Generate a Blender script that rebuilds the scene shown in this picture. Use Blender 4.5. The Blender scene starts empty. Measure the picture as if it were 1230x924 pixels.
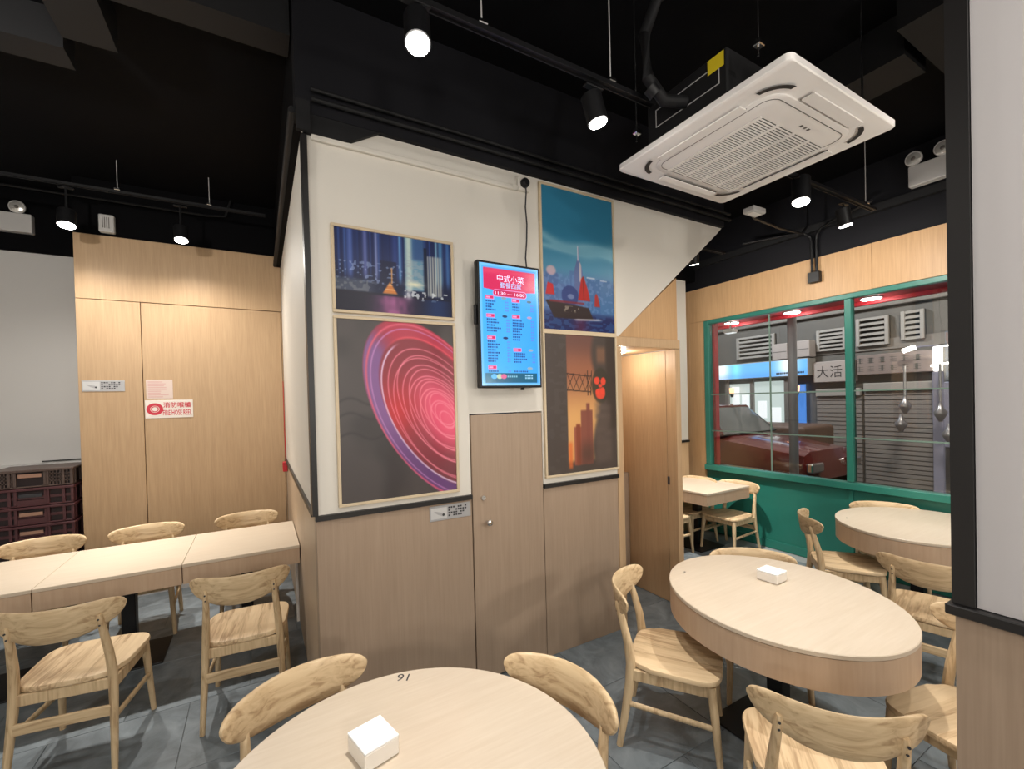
import bpy, bmesh, math, random
import numpy as np
from mathutils import Matrix, Vector
R = math.radians
random.seed(4)
scene = bpy.context.scene
COL = scene.collection

# ---------------------------------------------------------------- camera, world, exposure
cam_d = bpy.data.cameras.new('camera')
cam = bpy.data.objects.new('camera', cam_d)
COL.objects.link(cam)
cam_d.sensor_fit = 'HORIZONTAL'; cam_d.sensor_width = 36.0
cam_d.lens = 36.0 * 529.465 / 1230.0
cam_d.shift_y = 25.1 / 1230.0
cam_d.clip_start = 0.05; cam_d.clip_end = 200
YAW, PITCH, ROLL = 1.0509087565, -0.0120292753, -0.0256959372
fw = Vector((math.cos(YAW) * math.cos(PITCH), math.sin(YAW) * math.cos(PITCH), math.sin(PITCH)))
r0 = Vector((math.sin(YAW), -math.cos(YAW), 0)); u0 = r0.cross(fw)
rr = r0 * math.cos(ROLL) + u0 * math.sin(ROLL); uu = -r0 * math.sin(ROLL) + u0 * math.cos(ROLL)
cam.matrix_world = Matrix(((rr.x, uu.x, -fw.x, 0), (rr.y, uu.y, -fw.y, 0), (rr.z, uu.z, -fw.z, 1.77), (0, 0, 0, 1)))
scene.camera = cam
vs = scene.view_settings
vs.view_transform = 'Standard'; vs.look = 'None'; vs.gamma = 1; vs.use_curve_mapping = False
vs.exposure = 0.0
world = bpy.data.worlds.new('night_sky'); scene.world = world; world.use_nodes = True
world.node_tree.nodes['Background'].inputs[0].default_value = (0.55, 0.65, 0.9, 1)
world.node_tree.nodes['Background'].inputs[1].default_value = 0.05

def spot(name, loc, target, watts, cone=95, blend=0.6, col=(1, .945, .87), rad=0.04):
    d = bpy.data.lights.new(name, 'SPOT'); d.energy = watts; d.color = col
    d.spot_size = R(cone); d.spot_blend = blend; d.shadow_soft_size = rad
    o = bpy.data.objects.new(name, d); COL.objects.link(o); o.location = loc
    o.rotation_euler = (Vector(target) - Vector(loc)).to_track_quat('-Z', 'Y').to_euler()
    return o
def point(name, loc, watts, col=(1, .945, .87), rad=0.05):
    d = bpy.data.lights.new(name, 'POINT'); d.energy = watts; d.color = col; d.shadow_soft_size = rad
    o = bpy.data.objects.new(name, d); COL.objects.link(o); o.location = loc
    return o
K = 0.42
LC = (1, .945, .87)
# fill spots and points added out of view to brighten walls and air conditioner
for q in [((-0.5, 0.2, 3.2), (-0.6, 1.6, 1)), ((1.2, -0.6, 3.2), (1.3, 1.2, 1)), ((-1.6, 1.8, 3.2), (-1.1, 5.3, 2.7)),
          ((3.1, 0.2, 3.2), (3.4, 1.2, 1)), ((2.2, -1.2, 3.2), (2.2, .2, 1))]:
    spot('wide_spot_light', q[0], q[1], 110 if q[1][1] > 5 else 52, 165, 1.0, LC)
for x, y, z, p in ((0.2, -1.5, 2.0, 85), (2.72, -1.0, 1.8, 75), (-1.9, -0.6, 2.0, 60)):
    point('fill_point_light', (x, y, z), p, LC, .12)
# unseen points added to light the street outside
point('street_fill_light', (7.6, 2.0, 4.6), 400, (1, 0.86, 0.74), 0.2)
point('street_fill_light', (8.0, 5.5, 4.6), 400, (0.95, 0.95, 1), 0.2)

# ---------------------------------------------------------------- materials
def nmat(name):
    m = bpy.data.materials.new(name); m.use_nodes = True
    nt = m.node_tree; b = nt.nodes['Principled BSDF']
    return m, nt, b
def plain(name, col, rough=0.5, metal=0.0, spec=0.5, coat=0.0, noise=0.0, nscale=8):
    m, nt, b = nmat(name)
    b.inputs['Base Color'].default_value = (*col, 1)
    b.inputs['Roughness'].default_value = rough; b.inputs['Metallic'].default_value = metal
    b.inputs['Specular IOR Level'].default_value = spec; b.inputs['Coat Weight'].default_value = coat
    if noise:
        tc = nt.nodes.new('ShaderNodeTexCoord'); n = nt.nodes.new('ShaderNodeTexNoise'); n.inputs['Scale'].default_value = nscale
        n.inputs['Detail'].default_value = 5
        mx = nt.nodes.new('ShaderNodeMix'); mx.data_type = 'RGBA'
        mx.inputs[6].default_value = (*[c * (1 - noise) for c in col], 1); mx.inputs[7].default_value = (*[min(1, c * (1 + noise)) for c in col], 1)
        nt.links.new(tc.outputs['Object'], n.inputs['Vector']); nt.links.new(n.outputs['Fac'], mx.inputs[0]); nt.links.new(mx.outputs[2], b.inputs['Base Color'])
    return m
def emis(name, col, s):
    m, nt, b = nmat(name)
    b.inputs['Base Color'].default_value = (*[c * .3 for c in col], 1)
    b.inputs['Emission Color'].default_value = (*col, 1); b.inputs['Emission Strength'].default_value = s
    return m
def wood(name, c1, c2, stretch, scale=6, rough=0.45, fine=60, coat=0.0, spec=0.4):
    """streaked grain: noise squeezed along the grain"""
    m, nt, b = nmat(name); L = nt.links.new
    tc = nt.nodes.new('ShaderNodeTexCoord'); mp = nt.nodes.new('ShaderNodeMapping'); mp.inputs['Scale'].default_value = stretch
    n1 = nt.nodes.new('ShaderNodeTexNoise'); n1.inputs['Scale'].default_value = scale; n1.inputs['Detail'].default_value = 4; n1.inputs['Distortion'].default_value = 0.6
    n2 = nt.nodes.new('ShaderNodeTexNoise'); n2.inputs['Scale'].default_value = fine; n2.inputs['Detail'].default_value = 3
    ad = nt.nodes.new('ShaderNodeMath'); ad.operation = 'MULTIPLY_ADD'; ad.inputs[1].default_value = 0.5
    hf = nt.nodes.new('ShaderNodeMath'); hf.operation = 'MULTIPLY'; hf.inputs[1].default_value = 0.5
    rp = nt.nodes.new('ShaderNodeValToRGB'); rp.color_ramp.elements[0].position = 0.33; rp.color_ramp.elements[1].position = 0.68
    rp.color_ramp.elements[0].color = (*c2, 1); rp.color_ramp.elements[1].color = (*c1, 1)
    L(tc.outputs['Object'], mp.inputs['Vector']); L(mp.outputs['Vector'], n1.inputs['Vector']); L(mp.outputs['Vector'], n2.inputs['Vector'])
    L(n2.outputs['Fac'], hf.inputs[0]); L(n1.outputs['Fac'], ad.inputs[0]); L(hf.outputs[0], ad.inputs[2]); L(ad.outputs[0], rp.inputs['Fac'])
    L(rp.outputs['Color'], b.inputs['Base Color'])
    b.inputs['Roughness'].default_value = rough; b.inputs['Coat Weight'].default_value = coat; b.inputs['Specular IOR Level'].default_value = spec
    return m
def chair_wood(name, axis):
    """rubberwood: glued strips of slightly different tone plus grain, grain along axis"""
    m, nt, b = nmat(name); L = nt.links.new
    tc = nt.nodes.new('ShaderNodeTexCoord'); sp = nt.nodes.new('ShaderNodeSeparateXYZ'); L(tc.outputs['Object'], sp.inputs[0])
    cross = {'x': 'Y', 'y': 'X', 'z': 'X'}[axis]
    ml = nt.nodes.new('ShaderNodeMath'); ml.operation = 'MULTIPLY'; ml.inputs[1].default_value = 17.0
    fl = nt.nodes.new('ShaderNodeMath'); fl.operation = 'FLOOR'
    wn = nt.nodes.new('ShaderNodeTexWhiteNoise'); wn.noise_dimensions = '1D'
    L(sp.outputs[cross], ml.inputs[0]); L(ml.outputs[0], fl.inputs[0]); L(fl.outputs[0], wn.inputs['W'])
    mp = nt.nodes.new('ShaderNodeMapping'); mp.inputs['Scale'].default_value = {'x': (1.2, 14, 14), 'y': (14, 1.2, 14), 'z': (14, 14, 1.2)}[axis]
    n = nt.nodes.new('ShaderNodeTexNoise'); n.inputs['Scale'].default_value = 3.2; n.inputs['Detail'].default_value = 5; n.inputs['Distortion'].default_value = 1.0
    L(tc.outputs['Object'], mp.inputs['Vector']); L(mp.outputs['Vector'], n.inputs['Vector'])
    ad = nt.nodes.new('ShaderNodeMath'); ad.operation = 'MULTIPLY_ADD'; ad.inputs[1].default_value = 0.42 if axis == 'y' else 0.0
    L(wn.outputs['Value'], ad.inputs[0]); L(n.outputs['Fac'], ad.inputs[2])
    rp = nt.nodes.new('ShaderNodeValToRGB'); e = rp.color_ramp.elements
    e[0].position = 0.42 if axis == 'y' else 0.30; e[0].color = (0.40, 0.265, 0.145, 1); e[1].position = 0.95 if axis == 'y' else 0.62; e[1].color = (0.72, 0.55, 0.345, 1) if axis == 'y' else (0.66, 0.50, 0.305, 1)
    el = rp.color_ramp.elements.new(0.62 if axis == 'y' else 0.45); el.color = (0.63, 0.465, 0.28, 1) if axis == 'y' else (0.575, 0.42, 0.245, 1)
    L(ad.outputs[0], rp.inputs['Fac']); L(rp.outputs['Color'], b.inputs['Base Color'])
    b.inputs['Roughness'].default_value = 0.42; b.inputs['Specular IOR Level'].default_value = 0.4
    return m
def vcol(name, emit=0.0, rough=0.5, coat=0.0, spec=0.5):
    m, nt, b = nmat(name)
    a = nt.nodes.new('ShaderNodeVertexColor'); a.layer_name = 'Col'
    if emit:
        nt.links.new(a.outputs[0], b.inputs['Emission Color']); b.inputs['Emission Strength'].default_value = emit
        b.inputs['Base Color'].default_value = (0.01, 0.01, 0.01, 1)
    else:
        nt.links.new(a.outputs[0], b.inputs['Base Color'])
    b.inputs['Roughness'].default_value = rough; b.inputs['Coat Weight'].default_value = coat; b.inputs['Coat Roughness'].default_value = 0.03
    b.inputs['Specular IOR Level'].default_value = spec
    return m
def tile_mat():
    m, nt, b = nmat('slate_tile'); L = nt.links.new
    tc = nt.nodes.new('ShaderNodeTexCoord'); oi = nt.nodes.new('ShaderNodeObjectInfo')
    vm = nt.nodes.new('ShaderNodeVectorMath'); vm.operation = 'MULTIPLY_ADD'; vm.inputs[1].default_value = (1, 1, 1)
    cb = nt.nodes.new('ShaderNodeCombineXYZ'); ms = nt.nodes.new('ShaderNodeMath'); ms.operation = 'MULTIPLY'; ms.inputs[1].default_value = 40
    L(oi.outputs['Random'], ms.inputs[0]); L(ms.outputs[0], cb.inputs[0]); L(ms.outputs[0], cb.inputs[1])
    L(tc.outputs['Object'], vm.inputs[0]); L(cb.outputs[0], vm.inputs[2])
    n = nt.nodes.new('ShaderNodeTexNoise'); n.inputs['Scale'].default_value = 4.5; n.inputs['Detail'].default_value = 8; n.inputs['Distortion'].default_value = 1.2; n.inputs['Roughness'].default_value = 0.62
    L(vm.outputs[0], n.inputs['Vector'])
    rp = nt.nodes.new('ShaderNodeValToRGB'); e = rp.color_ramp.elements
    e[0].position = 0.32; e[0].color = (0.098, 0.119, 0.134, 1); e[1].position = 0.70; e[1].color = (0.225, 0.262, 0.287, 1)
    L(n.outputs['Fac'], rp.inputs['Fac']); L(rp.outputs['Color'], b.inputs['Base Color'])
    bp = nt.nodes.new('ShaderNodeBump'); bp.inputs['Strength'].default_value = 0.12; L(n.outputs['Fac'], bp.inputs['Height']); L(bp.outputs[0], b.inputs['Normal'])
    b.inputs['Roughness'].default_value = 0.42
    return m
def glass_mat():
    m = bpy.data.materials.new('window_glass'); m.use_nodes = True; nt = m.node_tree; L = nt.links.new
    for n in list(nt.nodes):
        if n.type == 'BSDF_PRINCIPLED': nt.nodes.remove(n)
    out = [n for n in nt.nodes if n.type == 'OUTPUT_MATERIAL'][0]
    t = nt.nodes.new('ShaderNodeBsdfTransparent'); t.inputs[0].default_value = (0.95, 0.97, 0.96, 1)
    g = nt.nodes.new('ShaderNodeBsdfGlossy'); g.inputs['Roughness'].default_value = 0.01
    f = nt.nodes.new('ShaderNodeFresnel'); f.inputs['IOR'].default_value = 1.5
    mx = nt.nodes.new('ShaderNodeMixShader'); L(f.outputs[0], mx.inputs[0]); L(t.outputs[0], mx.inputs[1]); L(g.outputs[0], mx.inputs[2]); L(mx.outputs[0], out.inputs[0])
    return m

M = {}
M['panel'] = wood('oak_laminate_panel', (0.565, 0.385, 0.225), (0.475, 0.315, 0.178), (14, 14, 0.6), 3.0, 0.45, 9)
M['panel_shaded'] = wood('shaded_oak_laminate_panel', (0.385, 0.285, 0.205), (0.33, 0.24, 0.17), (16, 16, 0.5), 3.0, 0.45, 9)  # oak darkened in its colour for the shade on the lower partition
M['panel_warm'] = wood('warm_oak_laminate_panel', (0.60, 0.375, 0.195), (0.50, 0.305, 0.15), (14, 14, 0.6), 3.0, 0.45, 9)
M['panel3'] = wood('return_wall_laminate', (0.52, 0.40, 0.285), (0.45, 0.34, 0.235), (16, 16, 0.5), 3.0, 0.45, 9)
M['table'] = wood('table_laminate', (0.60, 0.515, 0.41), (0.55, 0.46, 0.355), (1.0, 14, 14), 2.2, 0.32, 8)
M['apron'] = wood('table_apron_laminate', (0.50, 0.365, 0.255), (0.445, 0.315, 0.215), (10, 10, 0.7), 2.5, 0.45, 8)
M['seat'] = chair_wood('chair_seat_wood', 'y')
M['back'] = chair_wood('chair_back_wood', 'x')
M['leg'] = chair_wood('chair_leg_wood', 'z')
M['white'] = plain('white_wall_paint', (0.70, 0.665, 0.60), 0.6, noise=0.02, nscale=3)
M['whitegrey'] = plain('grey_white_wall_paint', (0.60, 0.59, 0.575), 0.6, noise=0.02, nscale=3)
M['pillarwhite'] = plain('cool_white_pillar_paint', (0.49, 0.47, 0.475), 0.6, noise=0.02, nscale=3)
M['black'] = plain('black_ceiling_paint', (0.0012, 0.0012, 0.0020), 0.8, 0, 0.12, noise=0.3, nscale=4)
M['black3'] = plain('black_bulkhead_paint', (0.006, 0.006, 0.0085), 0.7, 0, 0.25)
M['black2'] = plain('dark_grey_beam_paint', (0.009, 0.009, 0.010), 0.65, 0, 0.3)
M['trim'] = plain('black_trim', (0.012, 0.011, 0.011), 0.4)
M['metal_black'] = plain('black_metal', (0.007, 0.007, 0.008), 0.45, 0, 0.35)
M['green'] = plain('teal_green_paint', (0.022, 0.175, 0.135), 0.4, noise=0.08)
M['tile'] = tile_mat()
M['grout'] = plain('tile_grout', (0.26, 0.28, 0.28), 0.8)
M['glass'] = glass_mat()
M['frame'] = plain('pale_wood_frame', (0.62, 0.50, 0.34), 0.5)
M['acwhite'] = plain('white_appliance_plastic', (0.92, 0.89, 0.86), 0.45)
M['acslot'] = plain('dark_slot', (0.03, 0.026, 0.024), 0.6)
M['acgrille'] = plain('mid_grey_detail', (0.14, 0.125, 0.115), 0.6)  # plain grey for seams, indicators, vent slots and bulbs
M['yellow'] = plain('yellow_sticker', (0.75, 0.58, 0.02), 0.5)
M['plastic_grey'] = plain('grey_white_plastic', (0.55, 0.54, 0.53), 0.45)
M['chrome'] = plain('chrome', (0.75, 0.75, 0.75), 0.15, 1.0)
M['lens'] = emis('lamp_lens', (1, 0.95, 0.88), 40)
M['reflector'] = plain('lamp_reflector', (0.85, 0.83, 0.78), 0.2, 0.6)
M['tissue'] = plain('white_tissue', (0.86, 0.88, 0.89), 0.7)
M['tissue_side'] = plain('tissue_wrapper', (0.80, 0.76, 0.70), 0.35)
M['crate'] = plain('maroon_crate_plastic', (0.075, 0.022, 0.026), 0.45)
M['crate_top'] = plain('brown_crate_plastic', (0.085, 0.055, 0.045), 0.45)
M['crate_dark'] = plain('crate_inside', (0.02, 0.010, 0.011), 0.7)
M['crate_label'] = plain('crate_label', (0.34, 0.19, 0.13), 0.6)
M['red'] = plain('red_plastic', (0.55, 0.02, 0.03), 0.4)
M['sign_red'] = plain('sign_red_ink', (0.62, 0.03, 0.06), 0.5)
M['sign_white'] = plain('sign_white', (0.82, 0.76, 0.70), 0.4)
M['paper'] = plain('pale_pink_paper', (0.74, 0.60, 0.54), 0.6)
M['paper_ink'] = plain('pink_ink', (0.68, 0.42, 0.40), 0.6)
M['silver'] = plain('silver_plaque', (0.42, 0.42, 0.43), 0.4, 0.3)
M['silver2'] = plain('silver_plaque_light', (0.60, 0.60, 0.60), 0.4, 0.3)
M['ink'] = plain('dark_ink', (0.03, 0.03, 0.035), 0.5)
M['print'] = vcol('poster_print', 0, 0.35, 0.0, 0.3)
M['print_gloss'] = vcol('glazed_poster_print', 0, 0.4, 0.65, 0.5)
M['screen'] = vcol('menu_screen', 1.15, 0.2)
M['scr_white'] = emis('screen_white', (0.86, 0.74, 1.0), 1.2)
M['scr_navy'] = emis('screen_navy', (0.01, 0.04, 0.28), 1.0)
M['scr_red'] = emis('screen_red', (0.72, 0.015, 0.10), 1.1)
M['scr_pale'] = emis('screen_pale_blue', (0.38, 0.62, 1.0), 1.1)

# ---------------------------------------------------------------- mesh helpers
class MB:
    def __init__(s): s.v = []; s.f = []
    def add(s, vs_, fs):
        n = len(s.v); s.v += [tuple(p) for p in vs_]; s.f += [[i + n for i in f] for f in fs]; return s
    def box(s, x0, x1, y0, y1, z0, z1):
        return s.add([(x0, y0, z0), (x1, y0, z0), (x1, y1, z0), (x0, y1, z0), (x0, y0, z1), (x1, y0, z1), (x1, y1, z1), (x0, y1, z1)],
                     [(0, 3, 2, 1), (4, 5, 6, 7), (0, 1, 5, 4), (1, 2, 6, 5), (2, 3, 7, 6), (3, 0, 4, 7)])
    def rbox(s, x0, x1, y0, y1, z0, z1, b=0.006, seg=2):
        """bevelled box"""
        bm = bmesh.new(); t = MB().box(x0, x1, y0, y1, z0, z1)
        vv = [bm.verts.new(p) for p in t.v]
        for f in t.f: bm.faces.new([vv[i] for i in f])
        bmesh.ops.bevel(bm, geom=list(bm.edges) + list(bm.verts), offset=b, segments=seg, profile=0.5, affect='EDGES')
        bm.verts.index_update()
        s.add([v.co[:] for v in bm.verts], [[v.index for v in f.verts] for f in bm.faces]); bm.free(); return s
    def prism(s, poly, axis, lo, hi):
        """2-D polygon extruded along axis ('x': (y,z), 'y': (x,z), 'z': (x,y))"""
        n = len(poly)
        def P(p, t): return {'x': (t, p[0], p[1]), 'y': (p[0], t, p[1]), 'z': (p[0], p[1], t)}[axis]
        return s.add([P(p, lo) for p in poly] + [P(p, hi) for p in poly],
                     [list(range(n))[::-1], list(range(n, 2 * n))] + [[i, (i + 1) % n, n + (i + 1) % n, n + i] for i in range(n)])
    def rings(s, rs, cap=True):
        n = len(rs[0]); k = len(rs); base = [p for r in rs for p in r]
        fs = [[j * n + i, j * n + (i + 1) % n, (j + 1) * n + (i + 1) % n, (j + 1) * n + i] for j in range(k - 1) for i in range(n)]
        if cap: fs += [list(range(n))[::-1], list(range((k - 1) * n, k * n))]
        return s.add(base, fs)
    def tube(s, pts, rad, seg=8, squash=(1, 1), up=None):
        pts = [Vector(p) for p in pts]; rads = rad if isinstance(rad, (list, tuple)) else [rad] * len(pts)
        rs = []
        t0 = (pts[1] - pts[0]).normalized(); ref = Vector(up) if up else (Vector((0, 0, 1)) if abs(t0.z) < 0.9 else Vector((0, 1, 0)))
        for i, p in enumerate(pts):
            t = ((pts[min(i + 1, len(pts) - 1)] - pts[max(i - 1, 0)])).normalized()
            a = (ref - t * ref.dot(t)).normalized(); b = t.cross(a)
            rs.append([p + a * (rads[i] * squash[0] * math.cos(2 * math.pi * k / seg)) + b * (rads[i] * squash[1] * math.sin(2 * math.pi * k / seg)) for k in range(seg)])
        return s.rings(rs)
    def lathe(s, prof, cx, cy, seg=32, sx=1, sy=1, ang=0):
        """profile of (r, z) about the vertical axis"""
        ca, sa = math.cos(ang), math.sin(ang)
        rs = []
        for r, z in prof:
            ring = []
            for k in range(seg):
                a = 2 * math.pi * k / seg; x = r * sx * math.cos(a); y = r * sy * math.sin(a)
                ring.append((cx + x * ca - y * sa, cy + x * sa + y * ca, z))
            rs.append(ring)
        return s.rings(rs)
    def build(s, name, mat, parent=None, smooth=None):
        me = bpy.data.meshes.new(name); me.from_pydata(s.v, [], s.f); me.update()
        bm = bmesh.new(); bm.from_mesh(me); bmesh.ops.recalc_face_normals(bm, faces=bm.faces); bm.to_mesh(me); bm.free()
        if smooth:
            for p in me.polygons: p.use_smooth = True
            me.set_sharp_from_angle(angle=R(smooth))
        me.materials.append(mat)
        o = bpy.data.objects.new(name, me); COL.objects.link(o)
        if parent: o.parent = parent
        return o
def box(name, mat, parent, *a): return MB().box(*a).build(name, mat, parent)
def tag(o, label=None, cat=None, group=None, kind=None):
    if label: o['label'] = label
    if cat: o['category'] = cat
    if group: o['group'] = group
    if kind: o['kind'] = kind
    return o
def empty(name, loc=(0, 0, 0), rz=0.0):
    o = bpy.data.objects.new(name, None); COL.objects.link(o); o.location = loc; o.rotation_euler = (0, 0, rz); o.empty_display_size = 0.1
    return o
def thing(name, label, cat, loc=(0, 0, 0), rz=0.0, group=None): return tag(empty(name, loc, rz), label, cat, group)
def struct(o): o['kind'] = 'structure'; return o
def children(o): return [c for c in COL.objects if c.parent == o]
def dup(o, parent=None):
    c = o.copy(); COL.objects.link(c)
    if parent: c.parent = parent
    for ch in children(o): dup(ch, c)
    return c
def text(name, s, mat, parent, w, h, frame, depth=0.001, bold=0.0):
    """lettering fitted into w x h; frame = 4x4 matrix whose x is the reading direction and y is up"""
    cu = bpy.data.curves.new(name, 'FONT'); cu.body = s; cu.extrude = 0.0; cu.offset = bold; cu.align_x = 'LEFT'; cu.resolution_u = 3
    t = bpy.data.objects.new(name, cu); COL.objects.link(t)
    dg = bpy.context.evaluated_depsgraph_get(); me = bpy.data.meshes.new_from_object(t.evaluated_get(dg))
    bpy.data.objects.remove(t); bpy.data.curves.remove(cu)
    if not me.vertices: return None
    c = np.array([v.co[:] for v in me.vertices]); lo = c.min(0); hi = c.max(0)
    sx = w / max(1e-6, hi[0] - lo[0]); sy = h / max(1e-6, hi[1] - lo[1])
    for v in me.vertices: v.co = ((v.co.x - (lo[0] + hi[0]) / 2) * sx, (v.co.y - (lo[1] + hi[1]) / 2) * sy, depth)
    me.transform(frame); me.materials.clear(); me.materials.append(mat); me.name = name
    o = bpy.data.objects.new(name, me); COL.objects.link(o); o.parent = parent
    return o
def fr(o, x, y):
    x = Vector(x).normalized(); y = Vector(y).normalized(); z = x.cross(y)
    return Matrix(((x.x, y.x, z.x, o[0]), (x.y, y.y, z.y, o[1]), (x.z, y.z, z.z, o[2]), (0, 0, 0, 1)))
def FY(x, y, z): return fr((x, y, z), (1, 0, 0), (0, 0, 1))       # lettering on a wall that faces -Y
def FX(x, y, z): return fr((x, y, z), (0, -1, 0), (0, 0, 1))      # lettering on a wall that faces -X
def printed(name, mat, parent, frame, w, h, nx, ny, fn):
    """flat print: a fine grid carrying the picture as colours; fn(u, v) -> sRGB arrays"""
    u, v = np.meshgrid(np.linspace(0, 1, nx), np.linspace(0, 1, ny))
    rgb = np.clip(fn(u, v), 0, 1); lin = np.where(rgb <= 0.04045, rgb / 12.92, ((rgb + 0.055) / 1.055) ** 2.4)
    vs_ = np.stack([(u - 0.5) * w, (v - 0.5) * h, np.zeros_like(u)], -1).reshape(-1, 3)
    i = np.arange(nx * ny).reshape(ny, nx)
    fs = np.stack([i[:-1, :-1], i[:-1, 1:], i[1:, 1:], i[1:, :-1]], -1).reshape(-1, 4)
    me = bpy.data.meshes.new(name); me.from_pydata(vs_.tolist(), [], fs.tolist()); me.transform(frame)
    at = me.color_attributes.new('Col', 'FLOAT_COLOR', 'POINT')
    at.data.foreach_set('color', np.concatenate([lin.reshape(-1, 3), np.ones((nx * ny, 1))], 1).astype(np.float32).ravel())
    me.materials.append(mat)
    o = bpy.data.objects.new(name, me); COL.objects.link(o); o.parent = parent
    return o

# ---------------------------------------------------------------- setting: floor, ceiling, walls
CEIL = 3.9
floor = struct(box('floor', M['grout'], None, -3.2, 5.2, -2.6, 6.1, -0.10, -0.006))
tile0 = None
TX = [-3.2 + 0.62 * i for i in range(14)]
yb = 2.07 - 0.6 * 8
for j in range(15):
    for i in range(-1, 14):
        off = 0.31 if j % 2 else 0.0
        x0 = -3.2 + 0.62 * i + off; y0 = yb + 0.6 * j
        x1 = x0 + 0.62; y1 = y0 + 0.6
        if x0 < -3.2 or x1 > 5.06 or y0 < -2.6 or y1 > 6.1 or y1 < -0.4: continue
        if tile0 is None:
            t = MB().rbox(-0.3085, 0.3085, -0.2985, 0.2985, -0.006, 0.0, 0.0015, 1).build('tile', M['tile']); tile0 = t
        else:
            t = tile0.copy(); COL.objects.link(t)
        t.parent = floor; t.location = ((x0 + x1) / 2, (y0 + y1) / 2, 0.0)
ceiling = struct(box('ceiling', M['black'], None, -3.3, 5.3, -2.7, 6.2, CEIL, CEIL + 0.1))

YP = 2.51; XA = 0.238
# partition (the boxed-in stair): solid faces only where it stands
wp = struct(empty('wall_partition'))
MB().prism([(XA, 1.19), (1.128, 1.19), (1.128, 1.69), (1.668, 1.69), (1.668, 1.19), (2.345, 1.19), (2.345, 2.215), (2.385, 2.235), (3.60, 3.215), (3.66, 3.27), (XA, 3.27)], 'y', YP, YP + 0.08).build('white_wall_face', M['white'], wp)
for a, b in ((0.238, 1.130), (1.666, 2.345)):
    MB().rbox(a + 0.001, b - 0.002, YP - 0.004, YP + 0.08, 0.0, 1.16, 0.002, 1).build('panel', M['panel_shaded'], wp)
MB().rbox(2.347, 2.41, YP - 0.004, YP + 0.10, 0.0, 2.16, 0.002, 1).build('door_jamb', M['panel'], wp)
MB().rbox(3.012, 3.07, YP - 0.004, YP + 0.10, 0.0, 2.16, 0.002, 1).build('door_jamb', M['panel'], wp)
MB().rbox(2.347, 3.07, YP - 0.004, YP + 0.10, 2.162, 2.235, 0.002, 1).build('header', M['panel'], wp)
MB().prism([(2.40, 2.24), (3.07, 2.24), (3.07, 2.76)], 'y', YP + 0.02, YP + 0.08).build('panel', M['panel_warm'], wp)
# diagonal soffit of the stair above
MB().prism([(2.39, 2.236), (3.60, 3.212), (3.60, 3.27), (2.39, 2.32)], 'y', YP + 0.082, 3.86).build('stair_soffit', M['white'], wp)
# return wall to the left
wr = struct(empty('wall_return'))
box('white_wall_face', M['white'], wr, XA, XA + 0.08, YP + 0.085, 5.395, 1.20, 3.27)
for k in range(4):
    y0 = 2.592 + k * 0.70
    MB().rbox(XA, XA + 0.08, y0, y0 + 0.697, 0.0, 1.165, 0.002, 1).build('panel', M['panel3'], wr)
box('rail', M['trim'], wr, XA - 0.014, XA + 0.08, YP + 0.085, 5.39, 1.167, 1.198)
# alcove behind the opening
wa = struct(empty('wall_alcove'))
box('panel', M['panel'], wa, 2.30, 2.40, YP + 0.105, 3.40, 0.0, 2.20)
box('panel', M['panel'], wa, 2.41, 3.01, 3.41, 3.48, 0.0, 2.20)
box('soffit', M['panel'], wa, 2.41, 3.01, YP + 0.105, 3.40, 2.165, 2.20)
struct(box('trim_1', M['panel_shaded'], None, 2.86, 3.005, 3.07, 3.14, 0.0, 1.06))
d2 = struct(empty('door_2'))
MB().rbox(3.014, 3.06, YP + 0.105, 3.40, 0.002, 2.16, 0.002, 1).build('door_leaf', M['panel'], d2)
MB().rbox(3.004, 3.013, 2.588, 2.612, 1.015, 1.085, 0.004, 1).build('finger_pull', M['ink'], d2)
# flush cupboard door in the partition
d1 = struct(empty('door_1'))
MB().rbox(1.135, 1.661, YP - 0.006, YP + 0.04, 0.012, 1.682, 0.002, 1).build('door_leaf', M['panel_shaded'], d1)
lk = MB().tube([(1.205, YP - 0.007, 1.16), (1.205, YP - 0.020, 1.16)], [0.017, 0.014], 14).build('keyhole_plate', M['chrome'], d1, 40)
MB().tube([(1.228, YP - 0.0065, 1.005), (1.228, YP - 0.034, 1.005)], [0.010, 0.010], 10).build('knob_stem', M['chrome'], d1, 40)
MB().tube([(1.228, YP - 0.034, 1.005), (1.228, YP - 0.044, 1.005), (1.228, YP - 0.056, 1.005), (1.228, YP - 0.06, 1.005)], [0.015, 0.021, 0.019, 0.010], 16).build('knob', M['chrome'], d1, 60)
# black rails and corner strip
tr = struct(empty('trim_2'))
box('rail', M['trim'], tr, XA - 0.004, 1.128, YP - 0.020, YP + 0.02, 1.162, 1.189)
box('rail', M['trim'], tr, 1.668, 2.345, YP - 0.020, YP + 0.02, 1.162, 1.189)
box('corner_strip', M['trim'], tr, XA - 0.016, XA + 0.001, YP - 0.016, YP + 0.06, 1.191, 3.17)
box('corner_strip', M['trim'], tr, XA + 0.001, XA + 0.012, YP - 0.016, YP - 0.001, 1.191, 3.17)
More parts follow.
